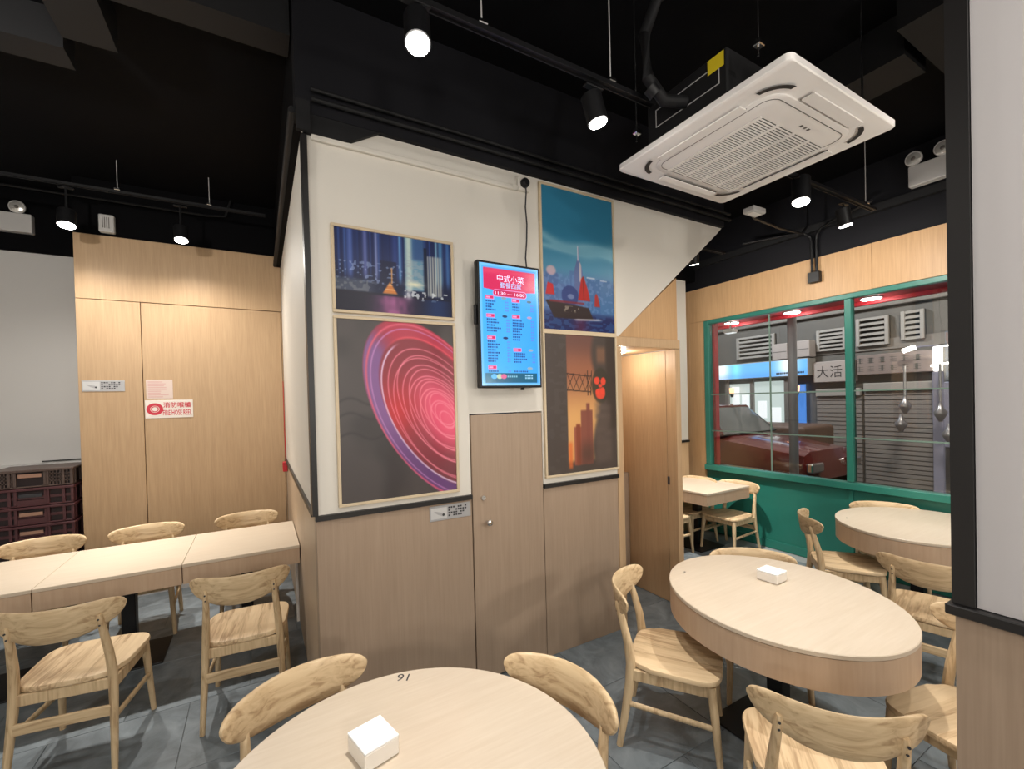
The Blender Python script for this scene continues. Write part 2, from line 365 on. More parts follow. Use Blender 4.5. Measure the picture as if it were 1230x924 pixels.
# back wall on the left with flush panels
wb = struct(empty('wall_back'))
MB().rbox(-1.415, -0.962, 5.40, 5.46, 0.05, 2.79, 0.002, 1).build('panel', M['panel'], wb)
MB().rbox(-1.415, 0.237, 5.40, 5.46, 2.795, 3.385, 0.002, 1).build('panel', M['panel'], wb)
box('panel', M['panel'], wb, -1.415, -1.36, 5.465, 5.99, 0.0, 3.385)
MB().box(0.228, 0.237, 5.40, 5.46, 0.05, 2.79).build('panel', M['panel'], wb)
MB().box(-1.30, 0.237, 5.47, 5.52, 0.0, 3.385).build('backing', M['trim'], wb)
d3 = struct(empty('door_3'))
MB().rbox(-0.956, 0.224, 5.398, 5.46, 0.055, 2.788, 0.002, 1).build('door_leaf', M['panel'], d3)
struct(box('baseboard_back', M['plastic_grey'], None, -1.415, 0.237, 5.385, 5.462, 0.0, 0.048))
wl = struct(empty('wall_left'))
box('white_wall_face', M['whitegrey'], wl, -3.2, -1.365, 6.0, 6.1, 0.0, 3.31)
box('ledge', M['whitegrey'], wl, -3.2, -1.42, 5.90, 5.998, 0.0, 1.275)
box('ledge_gap', M['trim'], wl, -1.85, -1.42, 5.985, 5.999, 1.285, 1.296)
struct(box('wall_side', M['whitegrey'], None, -3.3, -3.2, -2.6, 6.1, 0, 3.4))
struct(box('wall_rear', M['whitegrey'], None, -3.2, 5.05, -2.7, -2.6, 0, 3.4))
# black bands above the walls
wk = struct(empty('wall_upper'))
box('black_band', M['black'], wk, -3.2, -1.42, 5.98, 6.1, 3.312, CEIL)
box('black_band', M['black'], wk, -1.415, 0.237, 5.42, 5.52, 3.39, CEIL)
box('black_band', M['black3'], wk, 0.20, 3.66, YP - 0.03, YP + 0.10, 3.272, CEIL)
box('black_band', M['black'], wk, 0.20, 0.30, YP + 0.105, 5.415, 3.272, CEIL)
box('black_band', M['black'], wk, -3.3, -3.2, -2.6, 6.1, 3.402, CEIL)
box('black_band', M['black'], wk, -3.2, 5.05, -2.7, -2.6, 3.402, CEIL)
box('black_band', M['black'], wk, 3.08, 5.04, 3.85, 3.95, 3.272, CEIL)
MB().prism([(0.232, 3.172), (0.45, 3.172), (0.62, 3.271), (0.232, 3.271)], 'y', YP - 0.028, YP - 0.002).build('black_bracket', M['black2'], wk)
box('black_bracket', M['black2'], wk, 0.20, 0.265, YP - 0.055, YP - 0.031, 3.165, 3.32)
# stub wall right of the stair
wst = struct(empty('wall_stub'))
box('white_wall_face', M['white'], wst, 3.10, 4.885, 3.88, 3.96, 1.19, 3.27)
box('panel', M['panel'], wst, 3.10, 4.885, 3.88, 3.96, 0, 1.16)
box('rail', M['trim'], wst, 3.10, 4.893, 3.865, 3.96, 1.162, 1.188)
# pillar at the right
pl_ = struct(empty('wall_pillar'))
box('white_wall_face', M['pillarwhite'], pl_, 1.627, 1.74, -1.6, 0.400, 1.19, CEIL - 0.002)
box('corner_strip', M['trim'], pl_, 1.617, 1.74, 0.402, 0.447, 1.19, CEIL - 0.002)
MB().rbox(1.602, 1.75, -1.6, 0.458, 1.160, 1.188, 0.003, 1).build('rail', M['trim'], pl_)
box('panel', M['panel_shaded'], pl_, 1.627, 1.74, -1.6, 0.443, 0.0, 1.158)

# ---------------------------------------------------------------- window wall
XW = 5.05
ww = struct(empty('wall_window'))
def wpan(y0, y1, z0, z1): MB().rbox(XW, XW + 0.10, y0, y1, z0, z1, 0.0015, 1).build('panel', M['panel_warm'], ww)
for a, b in ((-2.6, -1.2), (-1.198, 0.70), (0.702, 1.92), (1.922, 3.10), (3.102, 3.96)): wpan(a, b, 2.735, 3.165)
wpan(3.745, 3.96, 0.0, 2.733); wpan(3.962, 5.2, 0.0, 3.165); wpan(-2.6, 0.18, 0, 2.733)
box('black_band', M['black3'], ww, XW, XW + 0.10, -2.6, 3.96, 3.167, CEIL)
box('black_band', M['black3'], ww, XW, XW + 0.10, 3.962, 5.2, 3.167, CEIL)
box('white_wall_face', M['white'], ww, 3.10, XW + 0.10, 5.202, 5.28, 0, CEIL)
box('ledge', M['black2'], ww, XW - 0.06, XW - 0.001, -2.6, 3.84, 3.43, 3.50)
box('panel', M['green'], ww, XW + 0.01, XW + 0.10, 0.185, 2.10, 0.09, 0.80)
box('panel', M['green'], ww, XW + 0.01, XW + 0.10, 2.14, 3.740, 0.09, 0.80)
box('stile', M['green'], ww, XW - 0.005, XW + 0.10, 2.102, 2.138, 0.09, 0.80)
struct(box('baseboard_window', M['green'], None, XW - 0.012, XW + 0.10, 0.185, 3.740, 0.0, 0.088))
win = struct(empty('window_1'))
def gb(n, *a): return MB().rbox(*a, 0.004, 1).build(n, M['green'], win)
gb('window_frame', XW - 0.015, XW + 0.06, 3.665, 3.735, 0.875, 2.73)
gb('window_frame', XW - 0.015, XW + 0.06, 0.19, 3.663, 2.682, 2.73)
gb('window_frame', XW - 0.015, XW + 0.06, 0.19, 0.25, 0.875, 2.68)
gb('window_mullion', XW - 0.015, XW + 0.06, 2.088, 2.148, 0.878, 2.68)
gb('window_sill', XW - 0.05, XW + 0.06, 0.19, 3.735, 0.805, 0.872)
M['muntin'] = plain('pale_green_muntin', (0.16, 0.24, 0.20), 0.35)
def mt(*a): box('muntin', M['muntin'], win, *a)
for y0, y1, ym in ((2.15, 3.663, 2.90), (0.252, 2.086, 1.20)):
    for z in (1.31, 1.775):
        mt(XW + 0.012, XW + 0.019, y0, ym - 0.009, z - 0.007, z + 0.007); mt(XW + 0.012, XW + 0.019, ym + 0.009, y1, z - 0.007, z + 0.007)
    mt(XW + 0.012, XW + 0.019, ym - 0.008, ym + 0.008, 0.874, 2.68)
    box('pane', M['glass'], win, XW + 0.022, XW + 0.027, y0, y1, 0.875, 2.68)

# ---------------------------------------------------------------- ceiling beams, ducts
cb_ = struct(empty('trim_3'))
box('beam', M['black2'], cb_, -0.83, -0.61, -2.5, 3.12, 3.70, CEIL)
box('beam', M['black2'], cb_, -3.2, -0.85, 3.21, 3.39, 3.70, CEIL)
box('beam', M['black2'], cb_, -0.60, 0.19, 2.565, 2.735, 3.70, CEIL)
box('beam', M['black2'], cb_, 2.9, 5.0, 0.72, 0.98, 3.62, CEIL)
box('beam', M['black2'], cb_, 3.2, 3.5, 1.05, 3.7, 3.66, CEIL)
duct = thing('air_duct', 'black painted ceiling duct right of the air conditioner, beside the pillar', 'duct')
MB().rbox(2.75, 4.40, -0.35, 0.55, 3.42, 3.80, 0.01, 1).build('duct_body', M['black2'], duct)
for x in (2.95, 3.6, 4.25): box('flange', M['metal_black'], duct, x, x + 0.03, -0.37, 0.57, 3.40, 3.415)
box('hanger_strap', M['metal_black'], duct, 3.3, 3.33, 0.552, 0.556, 3.5, CEIL)

# ---------------------------------------------------------------- chairs
def leg_rear(s):
    return MB().tube([(s * .205, -.262, 0), (s * .198, -.235, .15), (s * .190, -.208, .32), (s * .186, -.200, .42), (s * .180, -.212, .52), (s * .172, -.240, .63), (s * .168, -.262, .705), (s * .167, -.266, .722)],
                     [.0155, .019, .023, .0245, .0225, .019, .0165, .010], 8, (1.0, .86), (0, 1, 0))
def leg_front(s):
    return MB().tube([(s * .208, .205, 0), (s * .196, .186, .22), (s * .186, .172, .398)], [.0145, .019, .0225], 8, (1, .95), (0, 1, 0))
def seat_mb():
    rs = []; n = 40
    for (k, z) in ((.955, .402), (.995, .408), (1.0, .420), (.985, .4285), (.93, .431), (.6, .426), (.25, .422)):
        ring = []
        for i in range(n):
            a = 2 * math.pi * i / n; c, s_ = math.cos(a), math.sin(a)
            e = 2 / 5.0
            x = abs(c) ** e * (1 if c >= 0 else -1); y = abs(s_) ** e * (1 if s_ >= 0 else -1)
            w = .222 + .012 * y - (.012 if y < -.6 else 0)
            yy = y * .213 + (.012 * (1 - x * x) if y > 0 else -.008 * (1 - x * x))
            ring.append((x * w * k, yy * k, z))
        rs.append(ring)
    return MB().rings(rs)
def backrest_mb():
    rs = []; N = 34; hw = .250
    for i in range(N + 1):
        u = -1 + 2 * i / N
        u = math.copysign(1 - (1 - abs(u)) ** 1.35, u) if abs(u) > .5 else u
        au = abs(u); e = max(0.02, (1 - min(1, au) ** 13)) ** .5
        zt = .788 - .006 * au ** 4; zb = .634 + .068 * au ** 2.4; zc = zt - (zt - zb) * .42
        top = zc + (zt - zc) * e; bot = zc - (zc - zb) * e
        yc = -.300 + .108 * u * u; ring = []
        th = .0095 * max(.55, e)
        tx = 1.0; ty = .216 * u / hw; L_ = math.hypot(tx, ty); nx, ny = -ty / L_, tx / L_
        hs = [bot, bot + (top - bot) * .06, bot + (top - bot) * .3, bot + (top - bot) * .5, bot + (top - bot) * .7, bot + (top - bot) * .94, top]
        fr_ = [.35, 1, 1, 1, 1, 1, .35]
        def P(z, sgn, f): return (u * hw + nx * th * f * sgn, yc - (z - .70) * .16 + ny * th * f * sgn, z)
        ring = [P(z, 1, f) for z, f in zip(hs, fr_)] + [P(z, -1, f) for z, f in list(zip(hs, fr_))[::-1]]
        rs.append(ring)
    return MB().rings(rs)
def make_chair():
    t = empty('dining_chair')
    seat_mb().build('seat', M['seat'], t, 50)
    backrest_mb().build('backrest', M['back'], t, 50)
    for s in (-1, 1):
        leg_front(s).build('leg', M['leg'], t, 50)
        l = leg_rear(s).build('leg', M['leg'], t, 50)
        sc = MB()
        for z, y in ((.672, -.268), (.702, -.279)): sc.tube([(s * .169, y, z), (s * .169, y - .004, z)], .0045, 6)
        tag(sc.build('screw', M['ink'], l), kind='stuff')
        MB().rbox(s * .192 - .010, s * .192 + .010, -.196, .172, .345, .402, .004, 1).build('side_rail', M['leg'], t)
        MB().tube([(s * .197, -.222, .225), (s * .199, .19, .205)], [.0135, .0135], 8, (1.1, .75)).build('stretcher', M['leg'], t, 50)
    MB().rbox(-.186, .186, .165, .187, .350, .402, .004, 1).build('front_rail', M['leg'], t)
    MB().rbox(-.186, .186, -.212, -.192, .350, .402, .004, 1).build('rear_rail', M['leg'], t)
    MB().rbox(-.192, .192, -.233, -.217, .235, .285, .004, 1).build('rear_stretcher', M['back'], t)
    return t
chair0 = make_chair();  _first = [True]
def chair(x, y, f, label, group, sz=1.0, sx=1.0):
    o = chair0 if _first[0] else dup(chair0)
    _first[0] = False
    o.scale = (sx, 1, sz); o.location = (x, y, 0); o.rotation_euler = (0, 0, math.atan2(-f[0], f[1]))
    tag(o, label, 'chair', group); return o
g = 'chairs at the long left table'
chair(-.83, 3.15, (.156, .988), 'wooden chair at the lower left, back to us, with its far front leg in view', g, 1.08)
chair(-.098, 3.145, (.087, .996), 'wooden chair at the right end of the left table, back to us, beside wood panelling', g, 1.08, .97)
chair(-1.61, 3.15, (.10, .995), 'wooden chair mostly cut off by the left edge, near side of the left table', g, 1.08)
chair(-1.47, 4.53, (.05, -1), 'wooden chair on the far side of the left table, in front of the maroon crates', g)
chair(-.84, 4.53, (.03, -1), 'wooden chair behind the left table, middle of the three far side backs', g)
chair(-.12, 4.53, (.03, -1), 'wooden chair behind the left table, nearest to the partition corner', g)
g = 'chairs at the nearest round table'
chair(.164, 1.539, (.306, -.952), 'wooden chair left of the nearest round table, only its curved back showing', g)
chair(.678, 1.218, (-.96, -.28), 'wooden chair right of the nearest round table, back and one post showing', g)
g = 'chairs at the middle round table'
chair(1.86, 1.585, (.58, -.81), 'wooden chair left of the middle round table, side on with its whole seat visible', g)
chair(1.755, .865, (.76, .65), 'wooden chair with its back to us in front of the middle round table', g)
chair(2.569, 1.557, (-.737, -.676), 'wooden chair behind the middle round table, only its top edge showing', g, .945)
chair(2.46, .62, (-.97, .2), 'wooden chair half hidden by the right pillar, its striped seat beside the middle table', g)
g = 'chairs at the far round table'
chair(4.0, 1.72, (.6, -.8), 'wooden chair at the left of the far round table, side on against the green wall', g)
chair(3.56, 1.06, (.97, .23), 'wooden chair with its back to us in front of the far round table', g)
chair(4.68, 1.68, (-.86, -.51), 'wooden chair between the far round table and the window sill', g, .95)
g = 'chairs at the square table by the alcove'
chair(4.62, 3.155, (-1, 0), 'wooden chair under the window at the right side of the small square table', g, .95)
chair(4.50, 3.60, (-1, 0), 'wooden chair in the corner under the window, hidden behind the square table top', g, .95)
chair(3.98, 3.50, (1, .05), 'wooden chair tucked under the near left side of the square table beside the alcove', g)

# ---------------------------------------------------------------- tables
TH = .72
def col_base(t, x, y, base=.24):
    MB().rbox(x - .04, x + .04, y - .04, y + .04, .012, TH - .10, .004, 1).build('column', M['metal_black'], t)
    MB().rbox(x - base, x + base, y - base, y + base, 0, .0115, .004, 1).build('base_plate', M['metal_black'], t)
    MB().rbox(x - .15, x + .15, y - .15, y + .15, TH - .099, TH - .03, .004, 1).build('top_plate', M['metal_black'], t)
def round_table(x, y, rx, ry, ang, label):
    t = thing('round_table', label, 'table', (x, y, 0), 0, 'round tables')
    MB().lathe([(.3, TH - .021), (.995, TH - .021), (1, TH - .019), (1, TH - .003), (.994, TH), (.5, TH), (.1, TH)], 0, 0, 96, rx, ry, ang).build('tabletop', M['table'], t, 35)
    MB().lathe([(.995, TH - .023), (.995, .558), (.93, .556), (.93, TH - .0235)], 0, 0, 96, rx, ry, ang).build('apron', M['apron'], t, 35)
    col_base(t, 0, 0)
    return t
rt1 = round_table(.330, 1.181, .544, .544, 0, 'nearest round pale wood table with upside down number 16, cut by the bottom edge')
rt2 = round_table(2.3294, 1.322, .5809, .5048, R(-104.27), 'middle round pale wood table with deep apron and a tissue pack')
rt3 = round_table(4.455, 1.4215, .565, .523, R(-171.3), 'far round pale wood table by the window, cut off by the right pillar')
fl = fr((.446 - .330, 1.672 - 1.181, TH + .0003), (-.87, .5, 0), (-.5, -.87, 0))
text('number', '16', M['ink'], rt1, .044, .042, fl, .0004)
def tiny_mark(t, px, py, dx, dy):
    b = MB()
    for k in range(2):
        cx, cy = px + dx * k * .02, py + dy * k * .02
        b.lathe([(.006, TH + .0002), (.006, TH + .0008)], cx, cy, 8)
    tag(b.build('number_mark', M['ink'], t), kind='stuff')
tiny_mark(rt2, 2.17 - 2.3294, 1.77 - 1.322, -.9, -.4); tiny_mark(rt3, 4.24 - 4.487, 1.80 - 1.4215, -.9, -.4)
def square_table(x0, x1, y0, y1, label, group=None):
    t = thing('square_table', label, 'table', ((x0 + x1) / 2, (y0 + y1) / 2, 0), 0, group)
    a, b = (x1 - x0) / 2, (y1 - y0) / 2
    MB().rbox(-a, a, -b, b, TH - .022, TH, .002, 1).build('tabletop', M['table'], t)
    m = MB()
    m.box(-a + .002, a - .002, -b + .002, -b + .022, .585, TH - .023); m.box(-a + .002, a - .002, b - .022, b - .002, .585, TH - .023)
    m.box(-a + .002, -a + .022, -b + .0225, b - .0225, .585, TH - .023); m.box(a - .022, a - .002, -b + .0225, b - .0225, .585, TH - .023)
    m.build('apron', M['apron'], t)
    col_base(t, 0, 0, .21)
    return t
g = 'square tables pushed together on the left'
square_table(-.483, .232, 3.68, 4.49, 'square wood table at the right end of the left row, against the partition return', g)
square_table(-1.203, -.485, 3.68, 4.49, 'square wood table in the middle of the left row, glowing under the lamp', g)
square_table(-1.925, -1.205, 3.68, 4.49, 'square wood table at the left end of the row, cut off by the left edge', g)
square_table(4.085, 4.84, 3.03, 3.86, 'small square wood table on a black post between alcove and window')
def tissue(x, y, w, d, h, a, label):
    t = thing('tissue_pack', label, 'tissue pack', (x, y, TH), a, 'tissue packs on the round tables')
    MB().rbox(-w / 2, w / 2, -d / 2, d / 2, .001, h - .0085, .003, 1).build('wrapper', M['tissue_side'], t)
    MB().rbox(-w / 2 - .0005, w / 2 + .0005, -d / 2 - .0005, d / 2 + .0005, h - .008, h, .003, 2).build('tissue', M['tissue'], t)
tissue(.268, 1.360, .107, .117, .060, R(14), 'white tissue pack on the nearest round table')
tissue(2.478, 1.432, .108, .112, .056, R(3), 'white tissue pack on the middle round table')
tissue(4.60, 1.10, .105, .112, .056, R(5), 'white tissue pack on the far round table beside the pillar')

# ---------------------------------------------------------------- crates by the white wall
for k in range(8):
    z0 = .005 + k * .160; top = k == 7; mat = M['crate_top'] if top else M['crate']
    lab = {7: 'brown slatted crate on top of the stack left of the panelled wall', 6: 'maroon crate with dark hand slot, second from the top', 5: 'maroon crate with tan label, third from the top',
           4: 'dark maroon crate with dull label, fourth from the top'}.get(k, ['maroon crate at the very bottom of the stack on the floor', 'maroon crate second from the bottom of the stack', 'maroon crate third from the bottom of the stack', 'maroon crate fourth from the bottom of the stack'][min(k, 3)])
    t = thing('plastic_crate', lab, 'crate', (-1.72, 5.55, z0), 0, 'stacked crates by the white wall')
    h = .154; hw = .27; hd = .22
    w = MB().box(-hw + .02, hw - .02, -hd + .03, -hd + .035, .012, h - .012).box(-hw + .02, -hw + .025, -hd + .036, hd - .02, .012, h - .012).box(hw - .025, hw - .02, -hd + .036, hd - .02, .012, h - .012).box(-hw + .02, hw - .02, hd - .02, hd - .015, .012, h - .012)
    w.build('wall', M['crate_dark'], t)
    MB().rbox(-hw, hw, -hd, hd, h - .022, h, .004, 1).build('rim', mat, t)
    MB().rbox(-hw + .008, hw - .008, -hd + .008, hd - .008, 0, .012, .003, 1).build('floor_plate', mat, t)
    if k < 3: continue
    rb = MB()
    for x in (-.262, -.135, -.10, .085, .10, .20, .255):
        rb.box(x - .009, x + .009, -hd + .005, -hd + .029, .013, h - .0225)
    for yy in (-.15, 0., .15): rb.box(hw - .019, hw - .003, yy - .01, yy + .01, .013, h - .0225)
    if top:
        for z in (.045, .075, .105): rb.box(-hw + .02, -.12, -hd + .012, -hd + .026, z - .006, z + .006).box(.10, hw - .02, -hd + .012, -hd + .026, z - .006, z + .006)
        for x in np.arange(.115, .25, .022): rb.box(x - .004, x + .004, -hd + .012, -hd + .026, .013, h - .0225)
        for x in np.arange(-.25, -.11, .022): rb.box(x - .004, x + .004, -hd + .012, -hd + .026, .013, h - .0225)
    else:
        rb.box(-.09, .075, -hd + .009, -hd + .029, .013, .055)
        rb.box(-hw + .02, hw - .02, -hd + .016, -hd + .029, .06, .085)
    tag(rb.build('ribs', mat, t), kind='stuff')
    MB().rbox(-.08, .065, -hd + .004, -hd + .0085, .075 if not top else .085, .105 if not top else .118, .002, 1).build('label_panel', M['crate_label'] if k in (4, 5, 7) else M['ink'], t)

# ---------------------------------------------------------------- flat prints
def sst(a, b, x):
    t = np.clip((x - a) / (b - a), 0, 1); return t * t * (3 - 2 * t)
def vnoise(u, v, nx, ny, seed):
    r = np.random.default_rng(seed); g_ = r.random((ny + 2, nx + 2))
    x = u * nx; y = v * ny; i = np.floor(x).astype(int).clip(0, nx); j = np.floor(y).astype(int).clip(0, ny); fx = x - i; fy = y - j
    fx = fx * fx * (3 - 2 * fx); fy = fy * fy * (3 - 2 * fy)
    return (g_[j, i] * (1 - fx) + g_[j, i + 1] * fx) * (1 - fy) + (g_[j + 1, i] * (1 - fx) + g_[j + 1, i + 1] * fx) * fy
def mixc(c, col, m): return c * (1 - m[..., None]) + np.array(col) * m[..., None]
def rect(u, v, a, b, c, d, s=.006): return sst(a - s, a + s, u) * (1 - sst(b - s, b + s, u)) * sst(c - s, c + s, v) * (1 - sst(d - s, d + s, v))
def art_city(u, v):
    c = np.zeros(u.shape + (3,)) + np.array([.10, .15, .33])
    c = mixc(c, [.06, .09, .20], sst(.75, .35, v) * .7)
    st = vnoise(u, v * 0 + .5, 60, 1, 3); st2 = vnoise(u, v, 70, 3, 4)
    c = mixc(c, [.20, .33, .62], np.clip((st - .5) * 2.2, 0, 1) * sst(.3, .6, v) * .8)
    for x, w, col, a in ((.12, .02, (.35, .45, .75), .8), (.08, .01, (.3, .45, .75), .6), (.24, .018, (.42, .46, .72), .8), (.33, .012, (.55, .60, .82), .8), (.53, .012, (.45, .70, .92), .8), (.49, .03, (.22, .30, .58), .7), (.90, .02, (.35, .62, .80), .7), (.97, .02, (.25, .45, .70), .7), (.86, .01, (.55, .75, .85), .8)):
        c = mixc(c, col, np.exp(-((u - x) / w) ** 2) * sst(.34, .5, v) * a)
    c = mixc(c, [.10, .12, .24], rect(u, v, .36, .50, .34, .66) * .8)
    lit = (vnoise(u, v, 50, 40, 8) > .72) * rect(u, v, .0, .55, .36, .62)
    c = mixc(c, [.60, .68, .85], lit * .55)
    bl = rect(u, v, .575, .74, .32, 1.02, .015); bl2 = rect(u, v, .77, .91, .26, .80, .02)
    c = mixc(c, [.45, .70, .80], bl * .75); c = mixc(c, [.80, .86, .82], rect(u, v, .585, .635, .30, 1.02, .02) * .85)
    c = mixc(c, [.62, .66, .70], bl * (.25 + .5 * (vnoise(u, v, 30, 60, 9) > .5)) * sst(.95, .6, v) * .8)
    c = mixc(c, [.18, .30, .52], rect(u, v, .64, .75, .72, 1.02, .03) * .8)
    c = mixc(c, [.72, .74, .72], bl2 * (.4 + .5 * (np.sin(u * 260) > 0)) * .9)
    c = mixc(c, [.10, .13, .22], rect(u, v, .745, .772, .2, .9, .006))
    c = mixc(c, [.95, .93, .80], np.exp(-((u - .66) / .07) ** 2 - ((v - .40) / .035) ** 2) * .9)
    c = mixc(c, [.30, .33, .40], sst(.42, .36, v) * sst(.36, .2, u) * .8)
    c = mixc(c, [.50, .52, .55], (vnoise(u, v, 40, 30, 11) > .6) * sst(.42, .36, v) * sst(.2, .26, v) * sst(.4, .25, u) * .5)
    c = mixc(c, [.09, .09, .17], sst(.255, .225, v + (u - .5) * .02))
    pag = sst(0, .02, (.40 - v) * .42 - np.abs(u - .44) + .01) * sst(.24, .26, v)
    c = mixc(c, [.85, .52, .25], pag * .95); c = mixc(c, [.95, .78, .55], pag * (np.sin(v * 110) > .3) * .6)
    c = mixc(c, [.85, .62, .35], rect(u, v, .452, .462, .38, .58, .004) * .9)
    wl_ = rect(u, v, .56, .96, .19, .31); c = mixc(c, [.85, .88, .90], wl_ * (vnoise(u, v, 44, 40, 13) > .66) * .8)
    c = mixc(c, [.92, .92, .95], np.exp(-((u - .60) / .03) ** 2 - ((v - .25) / .06) ** 2) * .8)
    w_ = sst(.235, .2, v)
    c = mixc(c, [.66, .38, .58], w_ * np.exp(-((u - .47) / .14) ** 2) * (.6 + .4 * vnoise(u, v, 30, 14, 5)))
    c = mixc(c, [.12, .22, .42], w_ * np.exp(-((u - .86) / .14) ** 2) * .8)
    return c
def art_wheel(u, v):
    c = np.zeros(u.shape + (3,)) + np.array([.27, .245, .245]); c = mixc(c, [.16, .145, .15], sst(.45, .9, vnoise(u, v, 5, 7, 2)) * .6)
    for y in (.55, .47, .36): c = mixc(c, [.16, .14, .15], np.exp(-((v - y - .02 * np.sin(u * 18)) / .008) ** 2) * .7)
    x = u * .70; y = v
    cx, cy = .635, .46
    dx, dy = x - cx, y - cy
    ca, sa = math.cos(R(128)), math.sin(R(128))
    al = dx * ca + dy * sa; pe = -dx * sa + dy * ca
    r = np.sqrt((al / .65) ** 2 + (pe / np.where(pe > 0, .37, .33)) ** 2)
    ins = sst(1.02, 1.0, r)
    base = mixc(np.zeros_like(c) + np.array([.52, .14, .20]), [.90, .30, .44], sst(.62, .15, r))
    base = mixc(base, [.80, .13, .16], np.exp(-((x - .33) / .12) ** 2 - ((y - .50) / .16) ** 2) * .85)
    base = mixc(base, [.42, .20, .24], sst(.30, .08, y) * .7)
    c = c * (1 - ins[..., None]) + base * ins[..., None]
    rim = sst(.80, .84, r) * sst(1.02, .99, r)
    c = mixc(c, [.50, .34, .58], rim * sst(-.06, .12, pe) * .95)
    c = mixc(c, [.72, .16, .28], rim * sst(.10, -.06, pe) * .9)
    c = mixc(c, [.34, .18, .40], rim * sst(.52, .1, y) * .7)
    def line(rad, w, col, a, ox=0.0, m=1.0):
        nonlocal c
        q = np.sqrt(((al + ox) / .62) ** 2 + ((pe - ox * .3) / np.where(pe > 0, .37, .33)) ** 2)
        c = mixc(c, col, np.exp(-((q - rad) / w) ** 2) * a * ins * m)
    line(1.0, .012, [.86, .35, .45], .9); line(.95, .008, [.80, .55, .80], .7); line(.82, .010, [.90, .82, .95], .9, 0, sst(-.05, .05, pe)); line(.86, .012, [.90, .30, .36], .8, 0, sst(.1, -.1, pe))
    for k, rad in enumerate((.74, .70, .60, .56, .50, .45, .41, .36, .31, .27, .22, .18, .14, .10)):
        line(rad, .0075, [.95, .52, .60], .75, .04 * math.sin(k * 2.1))
    c = mixc(c, [.20, .18, .19], rect(u, v, .36, .55, .02, .26, .08) * (1 - ins) * .7)
    return c
def art_junk(u, v):
    c = np.zeros(u.shape + (3,)) + np.array([.20, .47, .60]); c = mixc(c, [.33, .56, .68], sst(.66, .45, v) * .8)
    n = vnoise(u, v, 4, 9, 7)
    band = np.exp(-((v - .66 + .10 * u + .03 * np.sin(u * 6)) / .035) ** 2) + np.exp(-((v - .50 - .12 * u) / .05) ** 2) * sst(.3, .7, u) + np.exp(-((v - .585 + .05 * u) / .02) ** 2) * sst(.8, .2, u)
    c = mixc(c, [.52, .70, .77], np.clip(band, 0, 1) * (.6 + .3 * n))
    c = mixc(c, [.30, .42, .62], sst(.46, .34, v) * .85)
    for a, b, h, col in ((.02, .20, .40, (.28, .38, .58)), (.36, .46, .43, (.30, .42, .62)), (.60, .95, .395, (.22, .38, .58)), (.80, 1.0, .37, (.26, .42, .60)), (.22, .36, .33, (.30, .40, .60))):
        c = mixc(c, col, rect(u, v, a, b, .10, h) * .8)
    wnd = (vnoise(u, v, 40, 60, 5) > .6) * rect(u, v, .0, 1, .14, .40); c = mixc(c, [.42, .55, .75], wnd * .4)
    c = mixc(c, [.75, .78, .82], rect(u, v, .60, .72, .392, .402, .004) * .8 + rect(u, v, .80, .90, .385, .392, .004) * .8)
    tw = sst(.006, 0, np.abs(u - .485) - (.055 - .05 * sst(.42, .56, v)) ) * sst(.2, .22, v) * sst(.62, .60, v)
    c = mixc(c, [.35, .40, .58], tw * .95); c = mixc(c, [.85, .78, .74], tw * rect(u, v, .495, .525, .36, .50, .01) * .7)
    c = mixc(c, [.80, .80, .84], sst(.004, 0, np.abs(u - .48) - .006) * sst(.5, .52, v) * sst(.625, .61, v) * .9)
    c = mixc(c, [.80, .66, .68], sst(1.2, .7, np.sqrt(((u - .11) / .065) ** 2 + ((v - .415) / .035) ** 2)) * .8)
    c = mixc(c, [.16, .22, .45], sst(1.05, .9, np.sqrt(((u - .36) / .12) ** 2 + ((v - .25) / .075) ** 2)) * .9); c = mixc(c, [.50, .55, .70], sst(1.05, .6, np.sqrt(((u - .37) / .055) ** 2 + ((v - .245) / .022) ** 2)) * .7)
    c = mixc(c, [.12, .15, .34], sst(.15, .10, v)); c = mixc(c, [.18, .30, .50], sst(.15, .10, v) * (vnoise(u, v, 20, 60, 6) > .55) * .7)
    c = mixc(c, [.40, .10, .20], np.exp(-((u - .5) / .1) ** 2) * sst(.12, .08, v) * .5)
    def sail(pts, col, a=1.0):
        nonlocal c
        m = np.ones_like(u)
        for (x0, y0), (x1, y1) in zip(pts, pts[1:] + pts[:1]):
            m = m * sst(-.006, .006, ((x1 - x0) * (v - y0) - (y1 - y0) * (u - x0)) / math.hypot(x1 - x0, y1 - y0))
        c = mixc(c, col, m * a)
    sail([(.47, .225), (.645, .225), (.62, .30), (.555, .405), (.52, .385)], [.66, .10, .06])
    sail([(.55, .225), (.56, .225), (.55, .40), (.54, .40)], [.38, .08, .07], .9)
    sail([(.705, .19), (.79, .19), (.76, .27), (.735, .29), (.715, .27)], [.60, .14, .12])
    sail([(.03, .245), (.15, .245), (.13, .32), (.06, .33)], [.72, .12, .14])
    sail([(.14, .085), (.72, .085), (.80, .165), (.62, .175), (.60, .20), (.06, .215), (.03, .20)], [.18, .13, .13])
    c = mixc(c, [.50, .12, .16], rect(u, v, .08, .56, .195, .21, .005) * .8); c = mixc(c, [.62, .58, .52], rect(u, v, .27, .48, .135, .175, .01) * (vnoise(u, v, 40, 50, 19) > .55) * .7)
    c = mixc(c, [.85, .85, .88], np.exp(-((v - .085 - .03 * (u - .55)) / .006) ** 2) * rect(u, v, .42, .80, 0, 1, .05) * .8)
    return c
